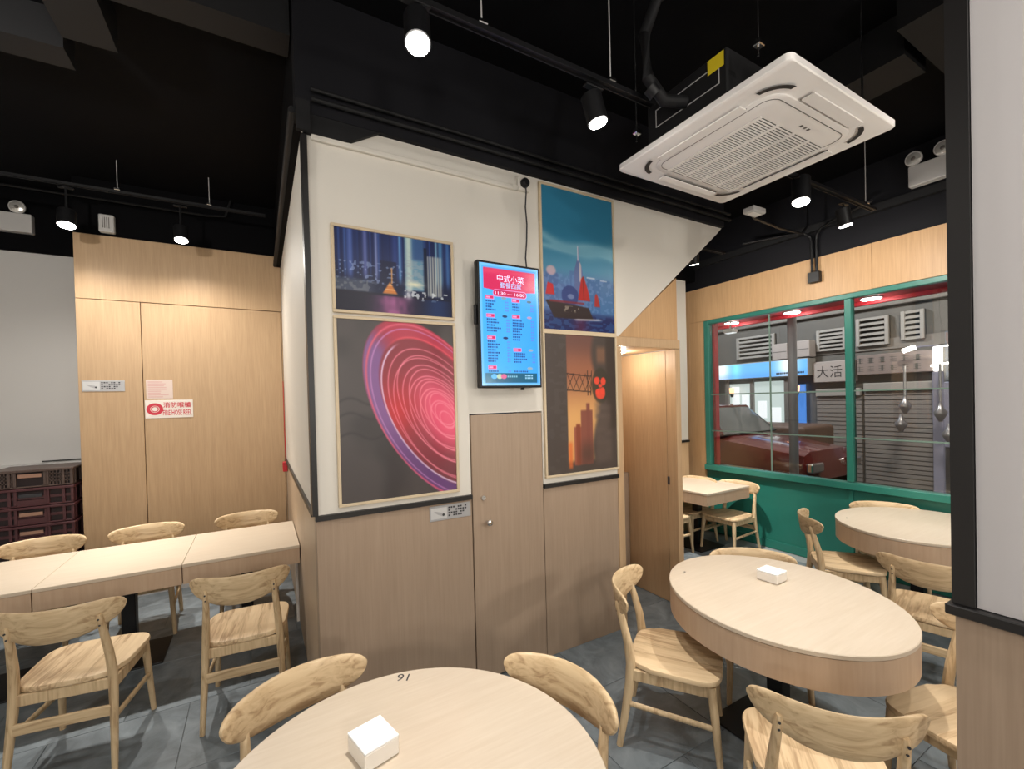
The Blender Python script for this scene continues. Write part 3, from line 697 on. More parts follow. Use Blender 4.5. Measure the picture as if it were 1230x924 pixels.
def art_alley(u, v):
    c = np.zeros(u.shape + (3,)) + np.array([.27, .24, .23])
    sky = mixc(np.zeros_like(c) + np.array([.60, .38, .28]), [.85, .64, .40], sst(.75, .38, v)); sky = mixc(sky, [.42, .28, .25], sst(.72, .98, v))
    m = sst(.28, .295, u) * sst(.74, .66, u + .06 * np.sin(v * 9)); m = m * sst(.06, .1, v)
    c = c * (1 - m[..., None]) + sky * m[..., None]
    c = mixc(c, [.30, .28, .27], (vnoise(u, v, 14, 40, 3) > .62) * sst(.30, .26, u) * .5)
    for a, b, h, col in ((.37, .48, .33, (.58, .32, .25)), (.47, .64, .45, (.50, .28, .24)), (.55, .60, .50, (.50, .28, .24)), (.40, .46, .35, (.52, .25, .18))):
        c = mixc(c, col, rect(u, v, a, b, .05, h, .01) * .95)
    c = mixc(c, [.85, .42, .20], rect(u, v, .29, .345, .03, .22, .02) * .8)
    c = mixc(c, [.24, .19, .17], rect(u, v, .46, .66, .05, .2, .08) * .6)
    c = mixc(c, [.50, .36, .28], rect(u, v, .72, .85, .80, .92, .03) * .8); c = mixc(c, [.20, .17, .16], rect(u, v, .86, 1.02, .3, 1.02, .03) * .8)
    def seg(x0, y0, x1, y1, w=.006, col=(.18, .12, .11)):
        nonlocal c
        dx, dy = x1 - x0, (y1 - y0) * 1.56; L2 = dx * dx + dy * dy
        t = np.clip(((u - x0) * dx + (v - y0) * 1.56 * dy) / L2, 0, 1); d = np.hypot(u - x0 - t * dx, (v - y0) * 1.56 - t * dy); c = mixc(c, col, sst(w * 1.6, w * .5, d) * .9)
    seg(.29, .72, .62, .70); seg(.29, .60, .62, .585)
    for k in range(4):
        a = .29 + k * .085; seg(a, .72, a + .085, .595, .004); seg(a, .60, a + .085, .71, .004)
    seg(.58, .74, .58, .56, .005); seg(.64, .74, .62, .56, .005)
    c = mixc(c, [.20, .19, .16], sst(1.1, .9, np.sqrt(((u - .77) / .13) ** 2 + ((v - .63) / .135) ** 2)) * .85)
    for (x, y, w, h) in ((.715, .668, .045, .030), (.81, .662, .04, .032), (.765, .57, .075, .045), (.72, .585, .03, .02), (.80, .59, .035, .03), (.765, .63, .03, .014)):
        c = mixc(c, [.90, .28, .20], sst(1.1, .8, np.sqrt(((u - x) / w) ** 2 + ((v - y) / h) ** 2)) * .95)
    c = mixc(c, [.36, .31, .29], rect(u, v, .68, .92, .05, .5, .04) * (.4 + .5 * vnoise(u, v, 9, 30, 17)))
    return c
def poster(name_label, x0, x1, z0, z1, fn, mat, nx):
    t = thing('poster', name_label, 'poster', ((x0 + x1) / 2, YP - .001, (z0 + z1) / 2), 0, 'framed posters on the partition')
    w, h = x1 - x0, z1 - z0; f = .016; d = .022
    for a in ((-w / 2 - f, w / 2 + f, h / 2, h / 2 + f), (-w / 2 - f, w / 2 + f, -h / 2 - f, -h / 2)):
        MB().rbox(a[0], a[1], -d, 0, a[2], a[3], .002, 1).build('frame_bar', M['frame'], t)
    for a in ((-w / 2 - f, -w / 2), (w / 2, w / 2 + f)):
        MB().rbox(a[0], a[1], -d, 0, -h / 2 + .0005, h / 2 - .0005, .002, 1).build('frame_bar', M['frame'], t)
    box('backing_board', M['white'], t, -w / 2, w / 2, -.012, -.001, -h / 2, h / 2)
    printed('print', mat, t, FY(0, -.0135, 0), w, h, nx, int(nx * h / w), fn)
S = 1.255
poster('framed night skyline poster in blue, upper left on the partition', .292 * S, .818 * S, .404 * S + 1.77, .755 * S + 1.77, art_city, M['print'], 190)
poster('framed poster of red and pink swirling wheel lights under the skyline poster', .292 * S, .818 * S, -.425 * S + 1.77, .366 * S + 1.77, art_wheel, M['print_gloss'], 170)
poster('framed poster of a red sailed junk boat under teal sky, right of the menu screen', 1.351 * S, 1.858 * S, .383 * S + 1.77, 1.165 * S + 1.77, art_junk, M['print'], 150)
poster('framed poster of an orange dusk alley with red neon, below the junk boat poster', 1.351 * S, 1.858 * S, -.418 * S + 1.77, .359 * S + 1.77, art_alley, M['print_gloss'], 140)

# ---------------------------------------------------------------- menu screen
tv = thing('menu_screen', 'portrait black framed menu screen, red title over blue price list', 'screen', (1.38, 2.40, 2.235))
TW, THH = .448, .775
MB().rbox(-TW / 2, TW / 2, .0, .045, -THH / 2, THH / 2, .006, 2).build('housing', M['metal_black'], tv)
MB().rbox(-.12, .12, .046, .104, -.15, .15, .006, 1).build('wall_mount', M['metal_black'], tv)
MB().rbox(-TW / 2 - .014, -TW / 2 - .001, .018, .040, .00, .12, .003, 1).build('side_bracket', M['metal_black'], tv)
MB().rbox(.075, .10, .012, .032, -THH / 2 - .016, -THH / 2 - .001, .004, 1).build('sensor', M['metal_black'], tv)
def menu(u, v):
    c = np.zeros(u.shape + (3,)) + np.array([.27, .70, 1.0]); c = mixc(c, [.20, .62, 1.0], sst(.3, 1, u) * .6)
    edge = np.minimum(np.minimum(u, 1 - u) * .58, np.minimum(v, 1 - v))
    c = mixc(c, [.50, .78, 1.0], sst(.028, .012, edge) * .8)
    zb = .785 - .012 * np.cos((u - .5) * 6)
    c = mixc(c, [.84, .13, .35], rect(u, v, .06, .945, 0, .965, .003) * sst(zb - .002, zb + .002, v))
    c = mixc(c, [.90, .30, .42], rect(u, v, .06, .945, .92, .965, .02) * .5)
    pill = sst(.033, .028, np.hypot(np.clip(np.abs(u - .50) - .24, 0, None) * .6, v - .765)); c = mixc(c, [.92, .62, .86], pill)
    pill = sst(.027, .022, np.hypot(np.clip(np.abs(u - .50) - .24, 0, None) * .6, v - .765)); c = mixc(c, [.80, .12, .34], pill)
    r = np.random.default_rng(5)
    def col_block(x0, y0, n, w, photo):
        nonlocal c
        c = mixc(c, [.94, .60, .85], rect(u, v, x0 - .006, x0 + .135, y0 - .016, y0 + .016, .004))
        c = mixc(c, [.86, .16, .38], rect(u, v, x0, x0 + .125, y0 - .011, y0 + .011, .004)); c = mixc(c, [.97, .75, .92], rect(u, v, x0 + .008, x0 + .075, y0 - .007, y0 + .007, .003) * .8)
        c = mixc(c, photo, sst(1.1, .8, np.sqrt(((u - x0 - .30) / .045) ** 2 + ((v - y0) / .011) ** 2)) * .9)
        for k in range(n):
            y = y0 - .032 - k * .0232; L_ = w * (.55 + .45 * r.random())
            for q in range(int(L_ / .034)):
                c = mixc(c, [.10, .24, .52], rect(u, v, x0 + q * .034, x0 + q * .034 + .026, y - .0065, y + .0065, .003) * (.65 + .35 * r.random()))
            for q in range(2): c = mixc(c, [.45, .42, .95], rect(u, v, x0 + .325 + q * .03, x0 + .345 + q * .03, y - .006, y + .006, .003) * .7)
    col_block(.09, .725, 4, .20, (.55, .62, .66)); col_block(.53, .715, 3, .18, (.30, .45, .50))
    col_block(.10, .575, 5, .25, (.15, .22, .35)); col_block(.53, .580, 8, .24, (.80, .60, .70))
    col_block(.105, .395, 8, .24, (.12, .16, .34)); col_block(.54, .300, 4, .26, (.65, .68, .72))
    col_block(.11, .150, 1, .22, (.27, .68, 1.0)); c = mixc(c, [.62, .68, .70], sst(1.1, .8, np.sqrt(((u - .82) / .05) ** 2 + ((v - .145) / .012) ** 2)) * .9)
    for q in range(7): c = mixc(c, [.10, .24, .52], rect(u, v, .54 + q * .036, .566 + q * .036, .111, .124, .003) * .8)
    c = mixc(c, [.02, .36, .48], rect(u, v, .055, .945, .022, .103, .003)); c = mixc(c, [.03, .50, .60], rect(u, v, .055, .2, .022, .103, .05) * .6)
    for x, col in ((.20, (.35, .72, .98)), (.29, (.72, .82, .70)), (.36, (.86, .40, .58))): c = mixc(c, col, sst(1.1, .85, np.sqrt(((u - x) / .052) ** 2 + ((v - .075) / .021) ** 2)))
    for q in range(5): c = mixc(c, [.62, .82, .92], rect(u, v, .42 + q * .036, .447 + q * .036, .067, .082, .004) * .8)
    for y in (.083, .062):
        for q in range(4): c = mixc(c, [.66, .84, .95], rect(u, v, .73 + q * .036, .757 + q * .036, y - .007, y + .007, .003) * .9)
    return c
SW, SH = TW - .028, THH - .030
scr = printed('screen', M['screen'], tv, FY(0, -.0008, 0), SW, SH, 190, 330, menu)
def ts(n, s, mat, u, v, w, h, d): text(n, s, mat, scr, w * SW, h * SH, FY((u - .5) * SW, -.0012, (v - .5) * SH), d)
ts('title_lettering', '中式小菜', M['scr_white'], .515, .890, .46, .060, .0002)
ts('title_lettering', '套餐四款', M['scr_pale'], .515, .834, .37, .048, .0002)
ts('hours_lettering', '11:30 — 16:00', M['scr_white'], .50, .765, .50, .024, .0002)
# plug, cord and trunking above
pg = thing('power_plug', 'black plug with cord in a white socket above the menu screen', 'plug', (1.555, YP, 3.195))
MB().rbox(-.045, .045, -.030, -.001, -.045, .045, .004, 1).build('socket_box', M['white'], pg)
MB().tube([(0, -.031, 0), (0, -.055, 0), (0, -.066, 0)], [.031, .029, .018], 18).build('plug_body', M['metal_black'], pg, 40)
MB().tube([(0, -.05, -.028), (.002, -.05, -.06), (-.004, -.045, -.16), (.004, -.045, -.27), (-.004, -.05, -.38), (-.022, -.06, -.50), (-.022, -.07, -.571)], .005, 6).build('cord', M['ink'], pg, 60)
tk = thing('cable_trunking', 'white plastic cable trunking running along the top of the partition', 'trunking', (.87, YP, 3.16))
MB().rbox(-.60, .635, -.024, -.001, -.014, .014, .003, 1).build('trunking_body', M['white'], tk)
MB().rbox(.600, .638, -.028, -.0245, -.017, .017, .001, 1).build('trunking_end', M['white'], tk)

# ---------------------------------------------------------------- wall signs
def plaque(x0, x1, z0, z1, y, label):
    t = thing('wall_plaque', label, 'plaque', ((x0 + x1) / 2, y, (z0 + z1) / 2), 0, 'silver instruction plaques')
    w, h = x1 - x0, z1 - z0
    MB().rbox(-w / 2, w / 2, -.004, -.0005, -h / 2, h / 2, .0015, 1).build('plate', M['silver'], t)
    box('picture_field', M['silver2'], t, -w / 2 + .008, -w * .09, -.0052, -.0042, -h / 2 + .012, h / 2 - .012)
    MB().prism([(-w * .40, h * .10), (-w * .38, h * .16), (-w * .17, -h * .02), (-w * .15, -h * .16), (-w * .21, -h * .20), (-w * .30, -h * .10)], 'y', -.0062, -.0054).build('picture', M['silver'], t)
    MB().tube([(-w * .175, -.0066, -h * .13), (-w * .175, -.0072, -h * .13)], .008, 10).build('picture_dot', M['ink'], t)
    b = MB(); rg = random.Random(7)
    for row in range(4):
        z = h * (.30 - .18 * row)
        for k in range(9 - row):
            if rg.random() < .12: continue
            b.box(-w * .055 + k * w * .058, -w * .055 + k * w * .058 + w * .04, -.0054, -.0043, z - h * .055, z + h * .055)
    tag(b.build('small_print', M['ink'], t), kind='stuff')
plaque(.853, 1.117, 1.06, 1.150, YP - .004, 'silver picture plaque on the partition just under its black rail')
plaque(-1.392, -1.092, 1.946, 2.048, 5.400, 'silver picture plaque on the panelled wall at the far left')
fs = thing('fire_hose_sign', 'red and white FIRE HOSE REEL sign on the panelled door', 'sign', (-.763, 5.398, 1.770))
MB().rbox(-.187, .187, -.004, -.0005, -.087, .087, .0015, 1).build('sign_plate', M['sign_white'], fs)
def ring(r0_, r1_, y):
    n = 28; m = MB()
    for i in range(n):
        a0 = 2 * math.pi * i / n; a1 = 2 * math.pi * (i + 1) / n
        m.add([(r0_ * math.cos(a0) * 1.12, y, r0_ * math.sin(a0)), (r1_ * math.cos(a0) * 1.12, y, r1_ * math.sin(a0)), (r1_ * math.cos(a1) * 1.12, y, r1_ * math.sin(a1)), (r0_ * math.cos(a1) * 1.12, y, r0_ * math.sin(a1))], [(0, 1, 2, 3)])
    return m
for a, b in ((.020, .028), (.032, .058)):
    o = ring(a, b, -.0046).build('reel_emblem', M['sign_red'], fs); o.location = (-.113, 0, 0)
for dx, dz, dd in ((-.0012, 0, .0004), (.0012, .0006, .0010)): text('lettering', '消防喉轆', M['sign_red'], fs, .220, .054, FY(.062 + dx, -.0042, .038 + dz), dd)
text('lettering', 'FIRE HOSE REEL', M['sign_red'], fs, .228, .052, FY(.062, -.0042, -.036), .0004, .018)
pp = thing('paper_notice', 'pale pink printed notice taped above the fire hose sign', 'notice', (-.835, 5.398, 1.963))
box('sheet', M['paper'], pp, -.102, .102, -.0018, -.0006, -.092, .092)
b = MB(); rg = random.Random(3)
for k in range(9): b.box(-.088, -.088 + .17 * (.55 + .45 * rg.random()), -.0026, -.0019, .070 - k * .018 - .004, .070 - k * .018 + .004)
tag(b.build('small_print', M['paper_ink'], pp), kind='stuff')
rb_ = thing('call_point', 'small red alarm call point in the left corner by the rail', 'alarm', (.237, 5.20, 1.135))
MB().rbox(-.045, -.001, -.045, .045, -.05, .05, .006, 1).build('case', M['red'], rb_)
cr = MB().tube([(-.012, 0, .051), (-.012, .10, .35), (-.012, .13, .9)], .004, 6).build('wire', M['red'], rb_)
vt = thing('floor_trunking', 'slim white vertical trunking on the return wall under the left table', 'trunking', (XA, 4.02, 0))
MB().rbox(-.022, -.001, -.012, .012, .0, .55, .003, 1).build('trunking_body', M['sign_white'], vt)

# ---------------------------------------------------------------- lamps on tracks
def lamp(x, y, z, aim, label, track_z, watts, cone=100, rad=.042, length=.13, blend=.7, lens=None, beam=0, beam_aim=None, flood=None):
    """cylinder spot hanging from a track; lens centre at (x, y, z)"""
    t = thing('track_spotlight', label, 'spotlight', (x, y, z), 0, 'black track spotlights')
    d = (Vector(aim) - Vector((x, y, z))).normalized()
    p0 = Vector((0, 0, 0)); p1 = -d * length
    MB().tube([p0 - d * .002, -d * (length * .5), p1, p1 - d * .006], [rad + .006, rad + .006, rad + .006, rad - .01], 24).build('lamp_head', M['metal_black'], t, 40)
    MB().tube([p0 + d * .0005, p0 + d * .004], [rad, rad * .96], 24).build('lens', lens or M['lens'], t, 40)
    mid = -d * (length * .6)
    MB().tube([(mid.x, mid.y, mid.z + rad + .008), (mid.x, mid.y, track_z - z - .012)], .009, 8).build('stem', M['metal_black'], t, 40)
    MB().rbox(mid.x - .05, mid.x + .05, mid.y - .017, mid.y + .017, track_z - z - .0115, track_z - z - .0005, .003, 1).build('track_adapter', M['metal_black'], t)
    spot('wide_spot_light', Vector((x, y, z)) + d * .012, flood or aim, watts, 165, 1.0, LC, rad * .8)
    if beam: spot('track_beam_light', Vector((x, y, z)) + d * .012, beam_aim or aim, beam, 50, 1.0, LC, rad * .5)
lamp(.527, 1.53, 3.05, (.30, .75, .5), 'brightest track spotlight, glaring straight at us at the top', 3.22, 48, beam=125, beam_aim=(.66, 1.36, .7))
lamp(1.405, 1.58, 3.05, (1.9, 1.30, .7), 'track spotlight between the glaring lamp and the air conditioner', 3.22, 48, beam=100, beam_aim=(2.15, 1.22, .7))
lamp(3.195, 1.603, 3.05, (2.75, 1.42, .7), 'cylinder spotlight hanging just right of the air conditioner', 3.22, 50, rad=.05, length=.17, beam=90, beam_aim=(2.2, 1.2, .5))
lamp(3.962, 1.668, 3.05, (4.4, 1.45, .7), 'small spotlight near the wall above the window, right of the cylinder lamp', 3.22, 75, beam=200, beam_aim=(4.5, 1.4, .7), flood=(5.0, 2.0, 2.3))
lamp(3.731, 2.855, 3.05, (4.3, 3.2, .7), 'tiny spotlight at the tip of the sloping stair soffit', 3.22, 75, beam=420, flood=(5.0, 2.9, 2.3))
lamp(-1.335, 4.96, 3.30, (-1.30, 4.35, .7), 'bright spotlight left of the panelled wall, beside the emergency light', 3.62, 110, rad=.055, beam=210)
lamp(-.575, 4.97, 3.30, (-.50, 4.30, .7), 'bright spotlight above the panelled wall, over the left table', 3.62, 110, rad=.05, beam=210)
def track(x0, x1, y, z, label, rods):
    t = thing('lighting_track', label, 'track', (0, y, z), 0, 'lighting tracks')
    MB().box(x0, x1, -.017, .017, .008, .022).box(x0, x1, -.017, -.012, 0, .0078).box(x0, x1, .012, .017, 0, .0078).build('track_rail', M['metal_black'], t)
    for x in rods:
        MB().tube([(x, 0, .0225), (x, 0, CEIL - z)], .003, 6).build('hanger_rod', M['plastic_grey'], t)
        MB().rbox(x - .02, x + .02, -.02, .02, .0225, .04, .003, 1).build('clamp', M['chrome'], t)
    return t
track(.20, 1.75, 1.56, 3.22, 'black lighting track running across the top toward the air conditioner', (.80, 1.47))
track(2.95, 4.35, 1.63, 3.22, 'black lighting track between air conditioner and window wall', (3.1, 4.2))
track(3.35, 4.2, 2.855, 3.22, 'short black lighting track beyond the sloping soffit', (3.5,))
track(-1.9, .1, 4.93, 3.62, 'black lighting track in front of the panelled wall', (-1.0, -.35))
# alcove downlight
al = thing('alcove_downlight', 'recessed downlight in the alcove ceiling right of the posters', 'downlight', (2.72, 2.85, 2.164))
MB().lathe([(.05, -.008), (.055, -.001)], 0, 0, 20).build('bezel', M['white'], al); MB().lathe([(.04, -.0105), (.042, -.0082)], 0, 0, 20).build('lens', M['lens'], al)
point('alcove_light', (2.72, 2.85, 2.11), 6.5, (1, .92, .80), .04)

# ---------------------------------------------------------------- cassette air conditioner
AX, AY, AZ = 2.228, 1.375, 3.03
ac = thing('air_conditioner', 'white ceiling cassette air conditioner with square slatted panel', 'air conditioner', (AX, AY, AZ))
HP = .462
def rsq(h, r, n=6):
    p = []
    for cx, cy, a0 in ((h - r, h - r, 0), (-h + r, h - r, 90), (-h + r, -h + r, 180), (h - r, -h + r, 270)):
        for k in range(n + 1):
            a = R(a0 + 90 * k / n); p.append((cx + r * math.cos(a), cy + r * math.sin(a)))
    return p
def slab(h, r, z0, z1, inset=.004):
    return MB().rings([[(x, y, z0) for x, y in rsq(h - inset, r)], [(x, y, z0 + inset) for x, y in rsq(h, r)], [(x, y, z1) for x, y in rsq(h, r)]])
slab(HP, .03, 0, .028).build('panel', M['acwhite'], ac, 40)
slab(.345, .10, -.006, -.0005, .003).build('inner_panel', M['acwhite'], ac, 40)
def frame_ring(h, r, w, z0, z1):
    a = rsq(h, r, 8); b = rsq(h - w, max(.005, r - w), 8); n = len(a); m = MB()
    m.add([(x, y, z0) for x, y in a] + [(x, y, z0) for x, y in b] + [(x, y, z1) for x, y in a] + [(x, y, z1) for x, y in b],
          [[i, (i + 1) % n, n + (i + 1) % n, n + i] for i in range(n)] + [[2 * n + i, 2 * n + (i + 1) % n, (i + 1) % n, i] for i in range(n)] + [[n + i, n + (i + 1) % n, 3 * n + (i + 1) % n, 3 * n + i] for i in range(n)])
    return m
frame_ring(.315, .06, .003, -.0075, -.0062).build('panel_seam', M['acgrille'], ac)
GX0, GX1, GY0, GY1 = -.225, .315, -.205, .310
box('grille_recess', M['acslot'], ac, GX0, GX1, GY0, GY1, -.0072, -.0062)
ncol = 4; cw = (GX1 - GX0) / ncol; ns = 36; m = MB()
for c_ in range(ncol):
    for k in range(ns):
        y = GY0 + (GY1 - GY0) * (k + .5) / ns
        m.box(GX0 + c_ * cw + .009, GX0 + (c_ + 1) * cw - .009, y - .0032, y + .0032, -.011, -.0074)
tag(m.build('grille_slats', M['acwhite'], ac), kind='stuff')
for c_ in range(ncol + 1): box('grille_bar', M['acwhite'], ac, GX0 + c_ * cw - .0085, GX0 + c_ * cw + .0085, GY0 - .005, GY1 + .005, -.0118, -.0074)
def flap(cx, cy, w, d, side):
    f = empty('flap_group')
    bpy.data.objects.remove(f)
    if side in 'LR':
        MB().rbox(cx - d / 2, cx + d / 2, cy - w / 2, cy + w / 2, -.013, -.0065, .003, 2).build('flap', M['acwhite'], ac)
        s = 1 if side == 'L' else -1
        box('flap_slot', M['acslot'], ac, cx + s * (d / 2 + .001) - .003, cx + s * (d / 2 + .001) + .003, cy - w / 2, cy + w / 2, -.0072, -.0061)
    else:
        MB().rbox(cx - w / 2, cx + w / 2, cy - d / 2, cy + d / 2, -.013, -.0065, .003, 2).build('flap', M['acwhite'], ac)
        s = 1 if side == 'B' else -1
        box('flap_slot', M['acslot'], ac, cx - w / 2, cx + w / 2, cy + s * (d / 2 + .001) - .003, cy + s * (d / 2 + .001) + .003, -.0072, -.0061)
flap(-.360, .02, .46, .045, 'L'); flap(.03, -.385, .43, .055, 'B'); flap(.385, .02, .46, .045, 'R'); flap(.03, .385, .46, .045, 'F')
for (sx, sy) in ((-1, -1), (-1, 1), (1, -1), (1, 1)):
    m = MB(); n = 10; cx, cy = sx * .27, sy * .27
    base = math.atan2(sy, sx)
    pts = [(cx + .125 * math.cos(base + (k / n - .5) * 1.3), cy + .125 * math.sin(base + (k / n - .5) * 1.3)) for k in range(n + 1)]
    pin = [(cx + .103 * math.cos(base + (k / n - .5) * 1.2), cy + .103 * math.sin(base + (k / n - .5) * 1.2)) for k in range(n + 1)]
    for k in range(n): m.add([(*pts[k], -.0070), (*pts[k + 1], -.0070), (*pin[k + 1], -.0070), (*pin[k], -.0070)], [(0, 1, 2, 3)])
    m.build('corner_vent', M['acslot'], ac)
for k, x in enumerate((.02, .05, .08)): MB().rbox(x - .008, x + .008, -.262, -.248, -.0072, -.0062, .0004, 1).build('indicator', M['acgrille'], ac)
MB().rbox(-.418, .418, -.178, .280, .029, .262, .008, 1).build('body', M['black2'], ac)
sg = MB()
for a, b, c_, d in ((-.14, .22, .205, .208), (-.14, .22, .12, .123), (.217, .22, .124, .204), (-.14, -.137, .124, .204)): sg.box(-.4215, -.4185, a, b, c_, d)
tag(sg.build('body_seam', M['plastic_grey'], ac), kind='stuff')
box('warning_sticker', M['yellow'], ac, -.4235, -.4225, -.165, -.085, .185, .250)
for sx in (-1, 1):
    for sy in (-1, 1):
        MB().rbox(sx * .44 - .02, sx * .44 + .02, sy * .33 - .015, sy * .33 + .015, .14, .165, .003, 1).build('hanger_bracket', M['chrome'], ac)
        MB().tube([(sx * .445, sy * .33, .10), (sx * .445, sy * .33, CEIL - AZ)], .005, 6).build('hanger_rod', M['chrome'], ac)
ho = thing('refrigerant_hose', 'black insulated hose looping from the ceiling to the air conditioner', 'hose', (1.6, 1.31, 3.2))
MB().tube([(.205, .10, -.03), (.10, .14, -.03), (.02, .16, .06), (.0, .16, .25), (.05, .12, .42), (.16, .02, .47), (.40, -.20, .44), (.8, -.4, .60)], .028, 10).build('hose_tube', M['black2'], ho, 60)
MB().tube([(.06, .152, -.008), (.03, .160, .022)], .034, 10).build('hose_clip', M['metal_black'], ho, 60)

# ---------------------------------------------------------------- emergency lights, small boxes, conduits
def emergency(loc, rz, w, label):
    """twin-head emergency light; local +y is the wall side, faces -y"""
    t = thing('emergency_light', label, 'emergency light', loc, rz, 'twin head emergency lights')
    MB().rbox(-w / 2, w / 2, -.075, .0, 0, .175, .008, 2).build('case', M['plastic_grey'], t)
    for sx in (-1, 1):
        x = sx * (w * .30 if w > .4 else .093)
        h = MB().tube([(x, .00, .235), (x, -.05, .232), (x, -.082, .228), (x, -.090, .227)], [.028, .052, .060, .056], 22).build('lamp_head', M['plastic_grey'], t, 40)
        MB().tube([(x, -.0905, .227), (x, -.093, .2268)], [.050, .046], 22).build('lamp_reflector', M['reflector'], h, 40)
        MB().tube([(x, -.0935, .2268), (x, -.100, .2265)], [.016, .008], 12).build('bulb', M['acgrille'], h, 40)
        MB().tube([(x, -.035, .176), (x, -.035, .19)], .012, 10).build('neck', M['plastic_grey'], t)
emergency((XW - .002 - .06, 1.465, 3.515), R(-90), .27, 'twin head emergency light high on the black wall above the window')
emergency((-2.06, 5.975, 3.475), 0, .46, 'twin head emergency light high on the black wall at the far left')
d = thing('detector_box', 'small grey white vented box above the panelled wall', 'detector', (-1.175, 5.418, 3.49))
MB().rbox(-.055, .055, -.06, -.001, -.08, .08, .006, 1).build('case', M['plastic_grey'], d)
for k in range(4): box('vent_slot', M['acgrille'], d, -.028 + k * .015, -.022 + k * .015, -.062, -.0605, -.045, .055)
d = thing('ceiling_junction_box', 'small white rectangular box on the ceiling pipes right of the air conditioner', 'junction box', (3.24, 1.95, 3.13))
MB().rbox(-.075, .075, -.045, .045, -.02, .02, .006, 1).build('case', M['plastic_grey'], d); MB().rbox(-.05, .05, -.022, .022, -.024, -.0205, .001, 1).build('lid', M['acwhite'], d)
cj = thing('conduit_outlet', 'black conduit outlet box on the wood above the window, two pipes rising', 'conduit', (XW, 2.40, 2.965))
MB().rbox(-.06, -.001, -.055, .055, -.06, .05, .005, 1).build('outlet_box', M['metal_black'], cj)
for s in (-1, 1):
    MB().tube([(-.03, s * .022, .051), (-.03, s * .022, .36), (-.035, s * .03, .42), (-.06, s * .08, .47), (-.12, s * .22, .49), (-.3, s * .6, .49)], .013, 8).build('pipe', M['metal_black'], cj, 60)
pc = thing('ceiling_conduit', 'thin black conduit crossing the ceiling toward the window wall', 'conduit', (3.24, 2.2, 3.16))
MB().tube([(0, -.205, .0), (.25, -.1, .02), (.9, .05, .10), (1.45, .15, .18), (1.62, .18, .30), (1.62, .18, .73)], .012, 8).build('pipe', M['metal_black'], pc, 60)
pc = thing('ceiling_conduit', 'thin dark conduit running above the panelled wall at the left', 'conduit', (0, 5.36, 3.70))
MB().tube([(-2.6, 0, 0), (-.4, 0, 0), (-.25, 0, .02), (-.2, 0, .19)], .010, 8).build('pipe', M['black2'], pc, 60)
pc = thing('ceiling_conduit', 'black conduits along the black ledge over the partition top', 'conduit', (0, YP - .06, 3.33))
MB().tube([(.27, 0, 0), (3.7, 0, 0)], .013, 8).build('pipe', M['black2'], pc, 60); MB().tube([(.27, 0, .05), (3.7, 0, .05)], .011, 8).build('pipe', M['black2'], pc, 60)
pc = thing('ceiling_conduit', 'dark pipe edging the top of the return wall at the left corner', 'conduit', (.205, 0, 3.36))
MB().tube([(-.02, 2.5, -.08), (-.02, 5.37, -.08)], .018, 8).build('pipe', M['black2'], pc, 60)

# ---------------------------------------------------------------- the street outside
M['asphalt'] = plain('asphalt', (0.035, 0.033, 0.033), 0.6, noise=.2)
M['facade'] = plain('grey_facade_render', (0.20, 0.19, 0.175), 0.7, noise=.15, nscale=2)
M['facade_dark'] = plain('dark_facade_render', (0.13, 0.127, 0.118), 0.7, noise=.15, nscale=2)
M['shutter'] = plain('grey_roller_shutter', (0.27, 0.25, 0.235), 0.45)
M['louvre'] = plain('pale_louvre', (0.36, 0.35, 0.33), 0.5)
M['fascia'] = plain('pale_sign_fascia', (0.44, 0.40, 0.38), 0.5)
M['fascia2'] = plain('brown_sign_fascia', (0.26, 0.215, 0.20), 0.5)
M['car_red'] = plain('dark_red_car_paint', (0.13, 0.018, 0.014), 0.22, 0, .5, .7)
M['car_glass'] = plain('car_glass', (0.10, 0.11, 0.11), 0.08, 0, .6)
M['tyre'] = plain('tyre_rubber', (0.012, 0.012, 0.012), 0.7)
M['post_grey'] = plain('grey_post_paint', (0.20, 0.20, 0.21), 0.5)
M['red_frame'] = plain('red_paint', (0.50, 0.02, 0.035), 0.45)
M['blue_panel'] = emis('lit_blue_panel', (0.10, 0.30, 0.85), 0.8)
M['shop_light'] = emis('lit_shop_window', (0.72, 0.82, 0.80), 0.75)
M['shop_white'] = emis('lit_shop_poster', (0.95, 0.97, 1.0), 1.0)
M['tube_lamp'] = emis('tube_lamp', (1.0, 0.93, 0.85), 6)
M['tube_dim'] = emis('tube_lamp_dim', (0.62, 0.60, 0.75), 0.12)
M['warm_lamp'] = emis('warm_wall_lamp', (1.0, 0.45, 0.22), 3)
M['steel'] = plain('steel', (0.45, 0.45, 0.46), 0.3, .7)
M['brown_box'] = plain('brown_board', (0.12, 0.075, 0.055), 0.6)
struct(box('floor_street', M['asphalt'], None, 5.30, 14.0, -8, 18, -.30, -.12))
FX0 = 10.3
wf = struct(empty('wall_street'))
box('facade', M['facade_dark'], wf, FX0, FX0 + .3, -8, 18, -.12, 8.0)
MB().rbox(FX0 - .10, FX0 - .002, -4, 16, 3.35, 3.48, .01, 1).build('ledge', M['facade'], wf)
box('facade_band', M['facade'], wf, FX0 - .03, FX0 - .002, -4, 5.2, 2.55, 2.75)
box('facade_panel', M['facade'], wf, FX0 - .06, FX0 - .002, 4.3, 5.9, 3.50, 4.6)
box('pier', M['facade'], wf, FX0 - .12, FX0 - .002, 2.60, 2.95, -.11, 2.5)
